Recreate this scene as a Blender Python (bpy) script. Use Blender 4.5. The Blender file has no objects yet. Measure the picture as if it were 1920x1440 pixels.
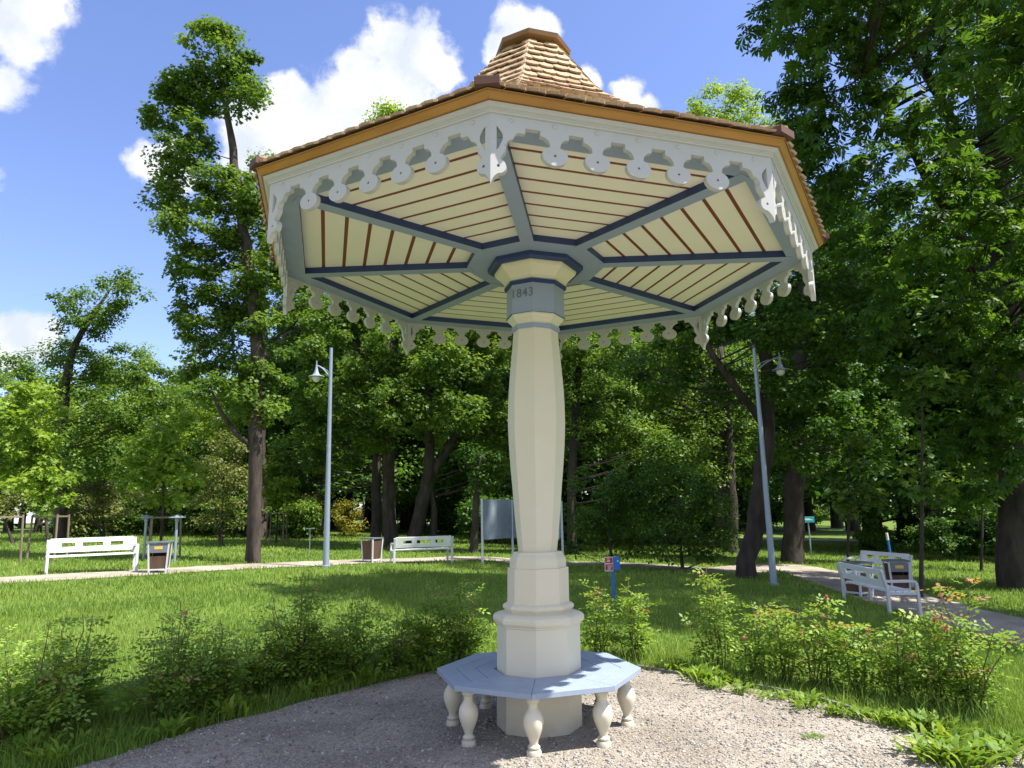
import bpy, math, random
import numpy as np
from math import sin, cos, pi, radians, hypot, atan2, tan
from mathutils import Vector, Matrix
from mathutils.geometry import tessellate_polygon

random.seed(7)
SC = bpy.context.scene
COL = SC.collection

# ------------------------------------------------------------------ camera numbers
F, PITCH, ROLL, EYE = 1313.18, 0.177177, -0.021761, 1.801
CR, SR, CP, SP = cos(ROLL), sin(ROLL), cos(PITCH), sin(PITCH)


def ray(px, py):
    u, v = px - 960, py - 720
    a, b = CR*u + SR*v, -SR*u + CR*v
    X, Z = a/F, -b/F
    return Vector((X, CP - Z*SP, SP + Z*CP))


def proj(x, y, z):
    z = z - EYE
    yc, zc = y*CP + z*SP, -y*SP + z*CP
    u, v = F*x/yc, -F*zc/yc
    return 960 + CR*u - SR*v, 720 + SR*u + CR*v


def sm(t):
    t = np.clip(t, 0, 1)
    return t*t*(3 - 2*t)


def gz(x, y):
    r = np.hypot(x, y - 5.0)
    return -1.1*np.tanh(.048*np.asarray(x)/1.1)*sm((r - 4)/6)


def P(px, py, Y):
    r = ray(px, py)
    t = Y/r.y
    return Vector((r.x*t, Y, EYE + r.z*t))


def mpp(Y, z=1.8):
    return (Y*CP + (z - EYE)*SP)/F


def gp(px, Y):
    x = 0.0
    for _ in range(12):
        z = float(gz(x, Y))
        q = proj(x, Y, z)
        x += (px - q[0])/F*(Y*CP)
    return Vector((x, Y, float(gz(x, Y))))


def G(px, py):
    r = ray(px, py)
    lo, hi = .5, 400.
    f = lambda t: EYE + r.z*t - float(gz(r.x*t, r.y*t))
    for _ in range(50):
        m = (lo + hi)/2
        if f(m) > 0: lo = m
        else: hi = m
    return Vector((r.x*lo, r.y*lo, float(gz(r.x*lo, r.y*lo))))


# ------------------------------------------------------------------ materials
def new_mat(name):
    m = bpy.data.materials.new(name)
    m.use_nodes = True
    nt = m.node_tree
    return m, nt, nt.nodes['Principled BSDF']


def paint(name, a, b=None, scale=8, rough=.55, bump=.0, bscale=60, metal=0, spec=.4, stretch=None, detail=6, contrast=(.3, .7)):
    """two-tone procedural surface with optional bump"""
    m, nt, p = new_mat(name)
    N, L = nt.nodes, nt.links
    b = b or tuple(c*.86 for c in a)
    tc = N.new('ShaderNodeTexCoord')
    mp = N.new('ShaderNodeMapping')
    L.new(tc.outputs['Object'], mp.inputs[0])
    if stretch: mp.inputs['Scale'].default_value = stretch
    n = N.new('ShaderNodeTexNoise')
    n.inputs['Scale'].default_value = scale
    n.inputs['Detail'].default_value = detail
    n.inputs['Roughness'].default_value = .62
    L.new(mp.outputs[0], n.inputs['Vector'])
    r = N.new('ShaderNodeValToRGB')
    r.color_ramp.elements[0].position, r.color_ramp.elements[1].position = contrast
    r.color_ramp.elements[0].color = (*b, 1)
    r.color_ramp.elements[1].color = (*a, 1)
    L.new(n.outputs['Fac'], r.inputs[0])
    L.new(r.outputs[0], p.inputs['Base Color'])
    p.inputs['Roughness'].default_value = rough
    p.inputs['Metallic'].default_value = metal
    p.inputs['Specular IOR Level'].default_value = spec
    if bump:
        n2 = N.new('ShaderNodeTexNoise')
        n2.inputs['Scale'].default_value = bscale
        n2.inputs['Detail'].default_value = 5
        L.new(mp.outputs[0], n2.inputs['Vector'])
        bp = N.new('ShaderNodeBump')
        bp.inputs['Strength'].default_value = bump
        bp.inputs['Distance'].default_value = .02
        L.new(n2.outputs['Fac'], bp.inputs['Height'])
        L.new(bp.outputs[0], p.inputs['Normal'])
    return m


def leaf_mat(name, stops, trans=.45, rough=.5, spec=.35, tmul=(1.5, 1.35, .7)):
    """leaf: colour by the per-leaf 'var' attribute, light passing through the blade"""
    m, nt, p = new_mat(name)
    N, L = nt.nodes, nt.links
    at = N.new('ShaderNodeAttribute'); at.attribute_name = 'var'
    r = N.new('ShaderNodeValToRGB')
    els = r.color_ramp.elements
    els[0].position, els[0].color = stops[0][0], (*stops[0][1], 1)
    els[1].position, els[1].color = stops[-1][0], (*stops[-1][1], 1)
    for pos, c in stops[1:-1]:
        e = els.new(pos); e.color = (*c, 1)
    L.new(at.outputs['Fac'], r.inputs[0])
    L.new(r.outputs[0], p.inputs['Base Color'])
    p.inputs['Roughness'].default_value = rough
    p.inputs['Specular IOR Level'].default_value = spec
    mul = N.new('ShaderNodeVectorMath'); mul.operation = 'MULTIPLY'
    mul.inputs[1].default_value = tmul
    L.new(r.outputs[0], mul.inputs[0])
    tr = N.new('ShaderNodeBsdfTranslucent')
    L.new(mul.outputs[0], tr.inputs['Color'])
    mx = N.new('ShaderNodeMixShader'); mx.inputs[0].default_value = trans
    L.new(p.outputs[0], mx.inputs[1]); L.new(tr.outputs[0], mx.inputs[2])
    L.new(mx.outputs[0], N['Material Output'].inputs['Surface'])
    return m


M = {}
M['cream'] = paint('cream_paint', (.68, .63, .49), (.65, .60, .46), 3, .5, .05, 90)
def splash(m):
    """grey-brown rain splash on the lowest hand's breadth of the column foot"""
    nt = m.node_tree; N, L = nt.nodes, nt.links
    p = N['Principled BSDF']; src = p.inputs['Base Color'].links[0].from_socket
    tc = N.new('ShaderNodeTexCoord'); sx = N.new('ShaderNodeSeparateXYZ'); L.new(tc.outputs['Object'], sx.inputs[0])
    n = N.new('ShaderNodeTexNoise'); n.inputs['Scale'].default_value = 11; n.inputs['Detail'].default_value = 7; L.new(tc.outputs['Object'], n.inputs['Vector'])
    mr = N.new('ShaderNodeMapRange'); mr.inputs[1].default_value, mr.inputs[2].default_value, mr.inputs[3].default_value, mr.inputs[4].default_value = 0, .22, .75, 0
    L.new(sx.outputs[2], mr.inputs[0])
    mm = N.new('ShaderNodeMath'); mm.operation = 'MULTIPLY'; L.new(mr.outputs[0], mm.inputs[0]); L.new(n.outputs['Fac'], mm.inputs[1])
    mx = N.new('ShaderNodeMix'); mx.data_type = 'RGBA'; L.new(mm.outputs[0], mx.inputs[0]); L.new(src, mx.inputs[6]); mx.inputs[7].default_value = (.22, .19, .15, 1)
    L.new(mx.outputs[2], p.inputs['Base Color'])
splash(M['cream'])
M['soffit'] = paint('soffit_cream_paint', (.80, .77, .655), (.775, .745, .63), 4, .55, .02, 120)
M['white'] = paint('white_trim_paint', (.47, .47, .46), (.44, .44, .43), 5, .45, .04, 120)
M['blue'] = paint('grey_blue_paint', (.275, .335, .46), (.26, .315, .435), 5, .45, .04, 120)
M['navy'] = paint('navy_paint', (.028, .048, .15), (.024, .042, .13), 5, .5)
M['seatblue'] = paint('seat_grey_blue_paint', (.30, .36, .455), (.265, .32, .41), 9, .42, .05, 140, contrast=(.35, .65))
M['redbrown'] = paint('red_brown_paint', (.19, .045, .026), (.16, .038, .022), 6, .6)
M['golden'] = paint('golden_larch_board', (.40, .20, .045), (.30, .14, .03), 3, .5, .06, 60, stretch=(1, 1, 9))
M['dark'] = paint('dark_underside', (.03, .022, .016), None, 5, .8)
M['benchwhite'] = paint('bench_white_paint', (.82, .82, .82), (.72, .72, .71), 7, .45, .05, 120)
M['benchframe'] = paint('bench_grey_metal', (.58, .60, .62), (.50, .52, .54), 7, .45)
M['steel'] = paint('lamp_grey_metal', (.30, .355, .44), (.26, .31, .39), 9, .4, metal=.25)
M['glass'] = paint('lamp_opal_glass', (.7, .7, .68), None, 3, .2)
M['boardgrey'] = paint('notice_board_grey', (.25, .30, .34), (.19, .24, .28), 5, .4)
M['paper'] = paint('poster_paper', (.78, .78, .76), (.70, .70, .68), 20, .6)
M['binwood'] = paint('bin_brown_wood', (.12, .065, .04), (.06, .035, .022), 14, .7, .2, 50, stretch=(1, 1, .12))
M['binlid'] = paint('bin_lid_metal', (.17, .185, .22), (.13, .145, .18), 8, .4)
M['sticker'] = paint('yellow_sticker', (.75, .48, .10), (.6, .38, .08), 30, .5)
M['stake'] = paint('weathered_stake_wood', (.25, .20, .15), (.16, .125, .09), 9, .8, .2, 60, stretch=(1, 1, .1))
M['bluepaint'] = paint('bright_blue_paint', (.02, .16, .55), (.02, .14, .48), 6, .4)
M['red'] = paint('red_sign', (.45, .05, .05), (.4, .045, .045), 8, .4)
M['teal'] = paint('teal_sign', (.02, .35, .42), None, 8, .4)
M['carwhite'] = paint('car_white_paint', (.78, .80, .83), (.74, .76, .79), 2, .25)
M['carglass'] = paint('car_dark_glass', (.05, .08, .13), None, 2, .1)
M['rubber'] = paint('tyre_rubber', (.02, .02, .02), None, 4, .8)
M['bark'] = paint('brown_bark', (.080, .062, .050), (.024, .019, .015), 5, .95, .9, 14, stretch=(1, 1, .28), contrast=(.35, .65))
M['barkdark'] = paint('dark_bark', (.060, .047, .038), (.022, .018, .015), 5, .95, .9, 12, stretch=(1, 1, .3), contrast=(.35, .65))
M['stem'] = paint('rose_stem', (.13, .12, .05), (.10, .06, .03), 20, .7)
M['kerb'] = paint('edging_grey', (.25, .24, .23), (.15, .14, .13), 6, .9, .2, 40)
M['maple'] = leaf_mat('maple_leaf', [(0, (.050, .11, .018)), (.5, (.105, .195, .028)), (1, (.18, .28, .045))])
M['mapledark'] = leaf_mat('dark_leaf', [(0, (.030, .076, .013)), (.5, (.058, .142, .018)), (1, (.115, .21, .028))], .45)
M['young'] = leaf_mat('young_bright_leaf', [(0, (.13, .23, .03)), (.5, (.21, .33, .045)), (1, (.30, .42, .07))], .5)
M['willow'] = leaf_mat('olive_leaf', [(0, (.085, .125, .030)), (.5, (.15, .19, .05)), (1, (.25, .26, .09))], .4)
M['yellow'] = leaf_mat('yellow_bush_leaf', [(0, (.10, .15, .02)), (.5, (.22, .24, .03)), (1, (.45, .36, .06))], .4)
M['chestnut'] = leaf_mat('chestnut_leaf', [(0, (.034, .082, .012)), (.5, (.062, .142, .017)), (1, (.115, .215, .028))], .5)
M['rose'] = leaf_mat('rose_leaf', [(0, (.08, .155, .025)), (.55, (.185, .31, .04)), (.87, (.30, .42, .07)), (.94, (.33, .22, .08)), (1, (.44, .25, .16))], .4)
M['weed'] = leaf_mat('weed_leaf', [(0, (.09, .19, .02)), (.6, (.17, .28, .025)), (1, (.27, .36, .04))], .4)
M['blossom'] = leaf_mat('rose_blossom', [(0, (.42, .13, .09)), (.5, (.50, .25, .17)), (1, (.55, .36, .20))], .3)
M['dandelion'] = leaf_mat('dandelion_yellow', [(0, (.7, .5, .02)), (1, (.8, .6, .03))], .2)
M['grass'] = leaf_mat('grass_blade', [(0, (.11, .195, .028)), (.5, (.195, .305, .05)), (.9, (.28, .39, .07)), (1, (.40, .40, .16))], .42, .5, tmul=(1.4, 1.3, .9))


def shingle_material():
    m = leaf_mat('larch_shingle', [(0, (.29, .19, .115)), (.5, (.385, .27, .17)), (1, (.48, .36, .24))], .0, .75, .2)
    return m
M['shingle'] = shingle_material()


def stone_material():
    return leaf_mat('pebble', [(0, (.13, .12, .115)), (.35, (.245, .228, .21)), (.75, (.365, .338, .305)), (1, (.54, .51, .47))], 0, .85, .2)
M['pebble'] = stone_material()


def gravel_mat(name, a, b, c):
    m, nt, p = new_mat(name)
    N, L = nt.nodes, nt.links
    tc = N.new('ShaderNodeTexCoord')
    v = N.new('ShaderNodeTexVoronoi'); v.inputs['Scale'].default_value = 75
    L.new(tc.outputs['Object'], v.inputs['Vector'])
    r = N.new('ShaderNodeValToRGB')
    e = r.color_ramp.elements
    e[0].position, e[0].color = 0., (*a, 1)
    e[1].position, e[1].color = 1., (*c, 1)
    k = e.new(.5); k.color = (*b, 1)
    sep = N.new('ShaderNodeSeparateColor')
    L.new(v.outputs['Color'], sep.inputs[0]); L.new(sep.outputs[0], r.inputs[0])
    n = N.new('ShaderNodeTexNoise'); n.inputs['Scale'].default_value = 1.3; n.inputs['Detail'].default_value = 7
    L.new(tc.outputs['Object'], n.inputs['Vector'])
    r2 = N.new('ShaderNodeValToRGB')
    r2.color_ramp.elements[0].position, r2.color_ramp.elements[0].color = .38, (.78, .74, .68, 1)
    r2.color_ramp.elements[1].position, r2.color_ramp.elements[1].color = .64, (1.1, 1.06, 1.0, 1)
    L.new(n.outputs['Fac'], r2.inputs[0])
    mx = N.new('ShaderNodeMix'); mx.data_type = 'RGBA'; mx.blend_type = 'MULTIPLY'; mx.inputs[0].default_value = 1
    L.new(r.outputs[0], mx.inputs[6]); L.new(r2.outputs[0], mx.inputs[7])
    L.new(mx.outputs[2], p.inputs['Base Color'])
    p.inputs['Roughness'].default_value = .95
    p.inputs['Specular IOR Level'].default_value = .15
    bp = N.new('ShaderNodeBump'); bp.inputs['Strength'].default_value = .7; bp.inputs['Distance'].default_value = .012
    L.new(v.outputs['Distance'], bp.inputs['Height'])
    L.new(bp.outputs[0], p.inputs['Normal'])
    return m


M['gravel'] = gravel_mat('gravel_ground', (.205, .188, .165), (.305, .282, .25), (.41, .384, .345))
M['path'] = gravel_mat('footpath_grit', (.28, .25, .21), (.36, .33, .28), (.45, .42, .36))
M['road'] = gravel_mat('pale_road', (.30, .29, .28), (.38, .36, .34), (.44, .42, .40))
M['soil'] = paint('lawn_soil', (.14, .21, .04), (.08, .12, .025), 1.7, .95, .3, 25, spec=.1)


# ------------------------------------------------------------------ mesh helpers
def link(o, parent=None):
    COL.objects.link(o)
    if parent: o.parent = parent
    return o


class MB:
    """collects polygons (with material slots and a per-vertex value) into one mesh object"""
    def __init__(s): s.v, s.f, s.mi, s.var = [], [], [], []
    def add(s, vs, fs, mi=0, var=0.5):
        o = len(s.v)
        s.v += [tuple(v) for v in vs]
        s.f += [tuple(i + o for i in f) for f in fs]
        s.mi += [mi]*len(fs)
        s.var += [var]*len(vs)
    def box(s, c, size, R=None, mi=0, var=.5):
        hx, hy, hz = (q/2 for q in size)
        vs = [Vector((x, y, z)) for x in (-hx, hx) for y in (-hy, hy) for z in (-hz, hz)]
        if R is not None: vs = [R @ v for v in vs]
        c = Vector(c)
        s.add([v + c for v in vs], [(0, 1, 3, 2), (4, 6, 7, 5), (0, 4, 5, 1), (2, 3, 7, 6), (0, 2, 6, 4), (1, 5, 7, 3)], mi, var)
    def bar(s, a, b, w, h, mi=0, up=(0, 0, 1)):
        a, b = Vector(a), Vector(b)
        d = b - a
        x = d.normalized(); y = Vector(up).cross(x)
        if y.length < 1e-4: y = Vector((1, 0, 0)).cross(x)
        y.normalize(); z = x.cross(y)
        s.box((a + b)/2, (d.length, w, h), Matrix((x, y, z)).transposed(), mi)
    def tube(s, pts, rads, n=8, cap=True, mi=0):
        pts = [Vector(p) for p in pts]
        rings = []
        ref = Vector((.31, .95, .05))
        for i, p in enumerate(pts):
            d = (pts[min(i + 1, len(pts) - 1)] - pts[max(i - 1, 0)]).normalized()
            x = ref - d*ref.dot(d)
            if x.length < .05: x = Vector((1, 0, .3)) - d*d.x
            x.normalize(); y = d.cross(x)
            r = rads[i] if hasattr(rads, '__len__') else rads
            rings.append([p + (x*cos(2*pi*k/n) + y*sin(2*pi*k/n))*r for k in range(n)])
        vs = [v for r in rings for v in r]
        fs = []
        for i in range(len(pts) - 1):
            for k in range(n):
                a, b = i*n + k, i*n + (k + 1) % n
                fs.append((a, b, b + n, a + n))
        if cap:
            fs.append(tuple(reversed(range(n))))
            fs.append(tuple(range((len(pts) - 1)*n, len(pts)*n)))
        s.add(vs, fs, mi)
    def lathe(s, prof, n=24, c=(0, 0, 0), ang0=0., mi=0, cap=True):
        """prof: list of (radius, z); n facets"""
        c = Vector(c)
        vs = []
        for r, z in prof:
            vs += [c + Vector((r*sin(ang0 + 2*pi*k/n), -r*cos(ang0 + 2*pi*k/n), z)) for k in range(n)]
        fs = []
        for i in range(len(prof) - 1):
            for k in range(n):
                a, b = i*n + k, i*n + (k + 1) % n
                fs.append((a, b, b + n, a + n))
        if cap:
            fs.append(tuple(reversed(range(n))))
            fs.append(tuple(range((len(prof) - 1)*n, len(prof)*n)))
        s.add(vs, fs, mi)
    def build(s, name, mats, parent=None, smooth=False, xf=None, bevel=0, angle=40):
        me = bpy.data.meshes.new(name)
        vs = [xf(v) for v in s.v] if xf else s.v
        me.from_pydata(vs, [], s.f)
        for m in (mats if isinstance(mats, (list, tuple)) else [mats]): me.materials.append(m)
        me.polygons.foreach_set('material_index', s.mi)
        at = me.attributes.new('var', 'FLOAT', 'POINT'); at.data.foreach_set('value', s.var)
        me.update()
        o = link(bpy.data.objects.new(name, me), parent)
        if smooth:
            me.shade_smooth()
            if angle < 180:
                me.set_sharp_from_angle(angle=radians(angle))
        if bevel:
            b = o.modifiers.new('edge', 'BEVEL'); b.width = bevel; b.segments = 2; b.limit_method = 'ANGLE'; b.angle_limit = radians(35)
        return o


def fast_mesh(name, V, Fc, var, mat, parent=None):
    """V (n,3), Fc (m,k) arrays"""
    me = bpy.data.meshes.new(name)
    m, k = Fc.shape
    me.vertices.add(len(V)); me.vertices.foreach_set('co', np.ascontiguousarray(V, np.float32).ravel())
    me.loops.add(m*k); me.loops.foreach_set('vertex_index', np.ascontiguousarray(Fc, np.int32).ravel())
    me.polygons.add(m); me.polygons.foreach_set('loop_start', np.arange(0, m*k, k, dtype=np.int32))
    at = me.attributes.new('var', 'FLOAT', 'POINT'); at.data.foreach_set('value', np.ascontiguousarray(var, np.float32))
    me.materials.append(mat)
    me.update(calc_edges=True)
    return link(bpy.data.objects.new(name, me), parent)


def tag(o, label=None, cat=None, group=None, kind=None):
    if label: o['label'] = label
    if cat: o['category'] = cat
    if group: o['group'] = group
    if kind: o['kind'] = kind
    return o


def thing(name, label, cat, loc=(0, 0, 0), rz=0., group=None, ry=0.):
    o = bpy.data.objects.new(name, None)
    o.empty_display_size = .2
    o.location = loc; o.rotation_euler = (0, ry, rz)
    return tag(link(o), label, cat, group)


def dup(root, loc, rz=0., label=None, group=None, scale=None):
    r = root.copy(); COL.objects.link(r)
    r.location = loc; r.rotation_euler = (0, 0, rz)
    if scale: r.scale = scale if hasattr(scale, '__len__') else (scale,)*3
    if label: r['label'] = label
    if group: r['group'] = group
    for ch in list(root.children):
        c = ch.copy(); COL.objects.link(c); c.parent = r
        for g in list(ch.children):
            d = g.copy(); COL.objects.link(d); d.parent = c
    return r


# ------------------------------------------------------------------ leaves
LT = {   # leaf templates: vertices (across, along, lift) and faces of equal size
    'plain': ([(0, 0, 0), (.36, .45, .10), (0, 1, -.05), (-.36, .45, .10)], [(0, 1, 2), (0, 2, 3)]),
    'maple': ([(0, 0, 0), (.42, .18, .08), (.24, .42, .05), (.55, .68, .1), (.17, .72, .03), (0, 1.05, -.08),
               (-.17, .72, .03), (-.55, .68, .1), (-.24, .42, .05), (-.42, .18, .08)],
              [(0, 1, 2), (0, 2, 4), (2, 3, 4), (0, 4, 5), (0, 5, 6), (6, 7, 8), (0, 6, 8), (0, 8, 9)]),
}


def palmate(nl=6, spread=200):
    vs, fs = [], []
    for i in range(nl):
        a = radians(-spread/2 + spread*i/(nl - 1))
        ln = 1.0 - .32*abs(a)/radians(spread/2)
        w = .15*ln + .03
        d = (sin(a), cos(a)); q = (cos(a), -sin(a))
        o = len(vs)
        for (t, s_, z) in ((.04, 0, 0), (.66*ln, w, .02 - .12*ln), (ln, 0, -.30*ln), (.66*ln, -w, .02 - .12*ln)):
            vs.append((d[0]*t + q[0]*s_, d[1]*t + q[1]*s_, z))
        fs += [(o, o + 1, o + 2), (o, o + 2, o + 3)]
    return vs, fs
LT['palmate'] = palmate()


def pinnate():
    vs, fs = [], []
    for (t, a, ln) in ((1., 0, .42), (.68, 62, .36), (.68, -62, .36), (.32, 68, .32), (.32, -68, .32)):
        a = radians(a); o = len(vs)
        d = (sin(a), cos(a)); q = (cos(a), -sin(a))
        b = (0, t*.8)
        for (k, s_, z) in ((0, 0, 0), (.5, .28, .05), (1, 0, -.06), (.5, -.28, .05)):
            vs.append((b[0] + (d[0]*k + q[0]*s_)*ln, b[1] + (d[1]*k + q[1]*s_)*ln, z*ln - .1*t))
        fs += [(o, o + 1, o + 2), (o, o + 2, o + 3)]
    return vs, fs
LT['pinnate'] = pinnate()


def leaves_at(p, nrm, t, size, kind, var):
    """arrays of leaf origins, normals, directions -> V, F, var"""
    tv, tf = LT[kind]
    tv, tf = np.array(tv), np.array(tf)
    nrm = nrm/np.linalg.norm(nrm, axis=1)[:, None]
    t = t - (t*nrm).sum(1)[:, None]*nrm
    t = t/(np.linalg.norm(t, axis=1)[:, None] + 1e-9)
    b = np.cross(nrm, t)
    s = size[:, None, None]
    V = p[:, None, :] + s*(tv[None, :, 0:1]*b[:, None] + tv[None, :, 1:2]*t[:, None] + tv[None, :, 2:3]*nrm[:, None])
    k = len(tv)
    Fc = (np.arange(len(p))*k)[:, None, None] + tf[None]
    return V.reshape(-1, 3), Fc.reshape(-1, 3), np.repeat(var, k)


def leaf_clumps(clumps, n, size, kind, rng, flat=.6, droop=.4, varspan=.6):
    clumps = np.asarray(clumps)
    m = len(clumps)
    c = np.repeat(clumps[:, :3], n, 0); r = np.repeat(clumps[:, 3], n)
    d = rng.normal(size=(m*n, 3)); d /= np.linalg.norm(d, axis=1)[:, None]
    p = c + d*(r*rng.random(m*n)**.55)[:, None]*np.array([1, 1, flat])
    nrm = d*.45 + np.array([0, 0, .75]) + rng.normal(size=(m*n, 3))*.38
    t = rng.normal(size=(m*n, 3))*.8 + d*.7 + np.array([0, 0, -droop])
    cv = np.repeat(rng.random(m), n)
    var = np.clip(.5 + (cv - .5)*varspan + rng.normal(size=m*n)*.17, 0, 1)
    return leaves_at(p, nrm, t, size*rng.uniform(.65, 1.2, m*n), kind, var)


def blob_clumps(blobs, cr, per, rng, inner=.45):
    """blobs: (x,y,z,rx,ry,rz) ; clumps of radius ~cr spread over each blob's outer volume"""
    out = []
    for (x, y, z, rx, ry, rz) in blobs:
        area = 4*pi*((rx*ry)**1.6/3 + (rx*rz)**1.6/3 + (ry*rz)**1.6/3)**(1/1.6)
        k = max(4, int(per*area/(pi*cr*cr)))
        d = rng.normal(size=(k, 3)); d /= np.linalg.norm(d, axis=1)[:, None]
        u = (inner + (1 - inner)*rng.random(k)**.6)[:, None]*(1 + rng.normal(size=(k, 1))*.07)
        q = np.array([x, y, z]) + d*u*np.array([rx, ry, rz])
        out.append(np.c_[q, cr*rng.uniform(.55, 1.25, k)])
    return np.concatenate(out)


def limb(mb, a, b, r0, r1, rng, sag=.1, n=5, seg=4):
    a, b = Vector(a), Vector(b)
    L_ = (b - a).length
    pts, rad = [], []
    j = Vector(rng.normal(size=3))*L_*sag*.5
    for i in range(seg + 1):
        t = i/seg
        q = a.lerp(b, t) + j*sin(pi*t) + Vector((0, 0, -L_*sag*sin(pi*t)))
        pts.append(q); rad.append(r0*(1 - t) + r1*t)
    mb.tube(pts, rad, n)


def tree(name, label, loc, trunks, blobs, leafmat, seed, group=None, cr=.6, per=.62, n=70, leaf=.16, kind='plain', bark='bark',
         nbranch=40, cat='tree', flat=.6, sides=10, rad_b=.03, varspan=.6, zmin=None):
    """trunks: list of (points, radii) in world space; blobs in world space; the root stands at loc"""
    rng = np.random.default_rng(seed)
    root = thing(name, label, cat, loc, 0, group)
    L0 = Vector(loc)
    mb = MB()
    for pts, rads in trunks:
        pts = [Vector(p) - L0 for p in pts]
        # smooth subdivision of the polyline with small wobble
        q, rr = [], []
        for i in range(len(pts) - 1):
            for k in range(4):
                t = k/4
                q.append(pts[i].lerp(pts[i + 1], t) + (Vector(rng.normal(size=3))*rads[i]*.12 if (i or k) else Vector()))
                rr.append((rads[i]*(1 - t) + rads[i + 1]*t)*(1 + rng.normal()*.03))
        q.append(pts[-1]); rr.append(rads[-1])
        if pts[0].z < .5:   # root flare
            q.insert(0, q[0] - Vector((0, 0, .25))); rr.insert(0, rr[0]*1.28); rr[1] *= 1.12
        mb.tube(q, rr, sides)
    cl = blob_clumps([(b[0] - L0.x, b[1] - L0.y, b[2] - L0.z, *b[3:]) for b in blobs], cr, per, rng)
    if zmin is not None: cl = cl[cl[:, 2] > zmin]
    spine = [Vector(p) - L0 for pts, _ in trunks for p in pts[1:]]
    dense = []
    for pts, rads in trunks:
        for i in range(len(pts) - 1):
            for k in range(6):
                dense.append((Vector(pts[i]).lerp(Vector(pts[i + 1]), k/6) - L0, rads[i]*(1 - k/6) + rads[i + 1]*k/6))
    for i in rng.choice(len(cl), min(nbranch, len(cl)), replace=False):
        c = Vector(cl[i, :3])
        best = min(dense, key=lambda a: (a[0] - c).length + max(0, a[0].z - c.z + .25*(a[0] - c).length)*2.5)
        limb(mb, best[0], c, min(best[1]*.45, rad_b*(.5 + .16*(c - best[0]).length)), .008, rng, .07)
    mb.build('trunk', M[bark], root, smooth=True, angle=180)
    V, Fc, var = leaf_clumps(cl, n, leaf, kind, rng, flat, varspan=varspan)
    fast_mesh('crown', V, Fc, var, M[leafmat], root)
    return root


def pxblobs(lst, Y, depth=.95, jit=0, seed=0):
    rng = random.Random(seed)
    out = []
    for b in lst:
        px, py, rx, ry = b[:4]
        yy = Y + (b[4] if len(b) > 4 else rng.uniform(-jit, jit))
        c = P(px, py, yy); s = mpp(yy, c.z)
        out.append((c.x, c.y, c.z, rx*s, rx*s*depth, ry*s))
    return out


# ================================================================== SETTING
GRAVEL = [(-9, -6), (-6.2, 2.0), (-4.6, 4.2), (-3.31, 5.5), (-2.75, 6.35), (-1.85, 7.5), (-1.0, 8.35), (0.2, 8.72), (1.36, 8.3), (2.57, 7.05), (3.1, 5.98), (3.75, 5.5), (5.2, 4.4), (7.5, 2.2), (10, -6)]


def inside(poly, x, y):
    x, y = np.asarray(x), np.asarray(y)
    c = np.zeros(x.shape, bool)
    j = len(poly) - 1
    for i in range(len(poly)):
        xi, yi = poly[i]; xj, yj = poly[j]
        with np.errstate(divide='ignore', invalid='ignore'):
            c ^= ((yi > y) != (yj > y)) & (x < (xj - xi)*(y - yi)/(yj - yi) + xi)
        j = i
    return c


def seg_dist(line, x, y):
    x, y = np.asarray(x, float), np.asarray(y, float)
    best = np.full(x.shape, 1e9)
    for (ax, ay), (bx, by) in zip(line[:-1], line[1:]):
        dx, dy = bx - ax, by - ay
        t = np.clip(((x - ax)*dx + (y - ay)*dy)/(dx*dx + dy*dy), 0, 1)
        best = np.minimum(best, np.hypot(x - ax - t*dx, y - ay - t*dy))
    return best


def axis_vals(lo, hi, fine_lo, fine_hi, fine, ratio=1.35):
    v = list(np.arange(fine_lo, fine_hi + 1e-6, fine))
    s, x = fine, fine_hi
    while x < hi: s *= ratio; x += s; v.append(min(x, hi))
    s, x = fine, fine_lo
    while x > lo: s *= ratio; x -= s; v.insert(0, max(x, lo))
    return np.array(v)


xs, ys = axis_vals(-600, 600, -24, 24, .5), axis_vals(-120, 700, -2, 40, .5)
X, Y = np.meshgrid(xs, ys)
V = np.stack([X, Y, gz(X, Y)], -1).reshape(-1, 3)
nx, ny = len(xs), len(ys)
idx = np.arange(nx*ny).reshape(ny, nx)
Fc = np.stack([idx[:-1, :-1], idx[:-1, 1:], idx[1:, 1:], idx[1:, :-1]], -1).reshape(-1, 4)
lawn = fast_mesh('ground', V, Fc, np.full(len(V), .5), M['soil'])
tag(lawn, 'green lawn ground of the park', 'lawn', kind='structure')


def smooth_line(pts, n=6):
    p = [Vector((a[0], a[1])) for a in pts]
    p = [p[0]*2 - p[1]] + p + [p[-1]*2 - p[-2]]
    out = []
    for i in range(1, len(p) - 2):
        for k in range(n):
            t = k/n
            out.append(.5*((2*p[i]) + (p[i + 1] - p[i - 1])*t + (2*p[i - 1] - 5*p[i] + 4*p[i + 1] - p[i + 2])*t*t + (3*p[i] - p[i - 1] - 3*p[i + 1] + p[i + 2])*t**3))
    out.append(p[-2])
    return [(q.x, q.y) for q in out]


# gravel apron
gp_poly = smooth_line(GRAVEL, 4)
random.seed(3)
gp_poly = [(x + random.uniform(-.05, .05), y + random.uniform(-.05, .05)) for x, y in gp_poly]
mb = MB()
tri = tessellate_polygon([[Vector((x, y, 0)) for x, y in gp_poly]])
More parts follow.
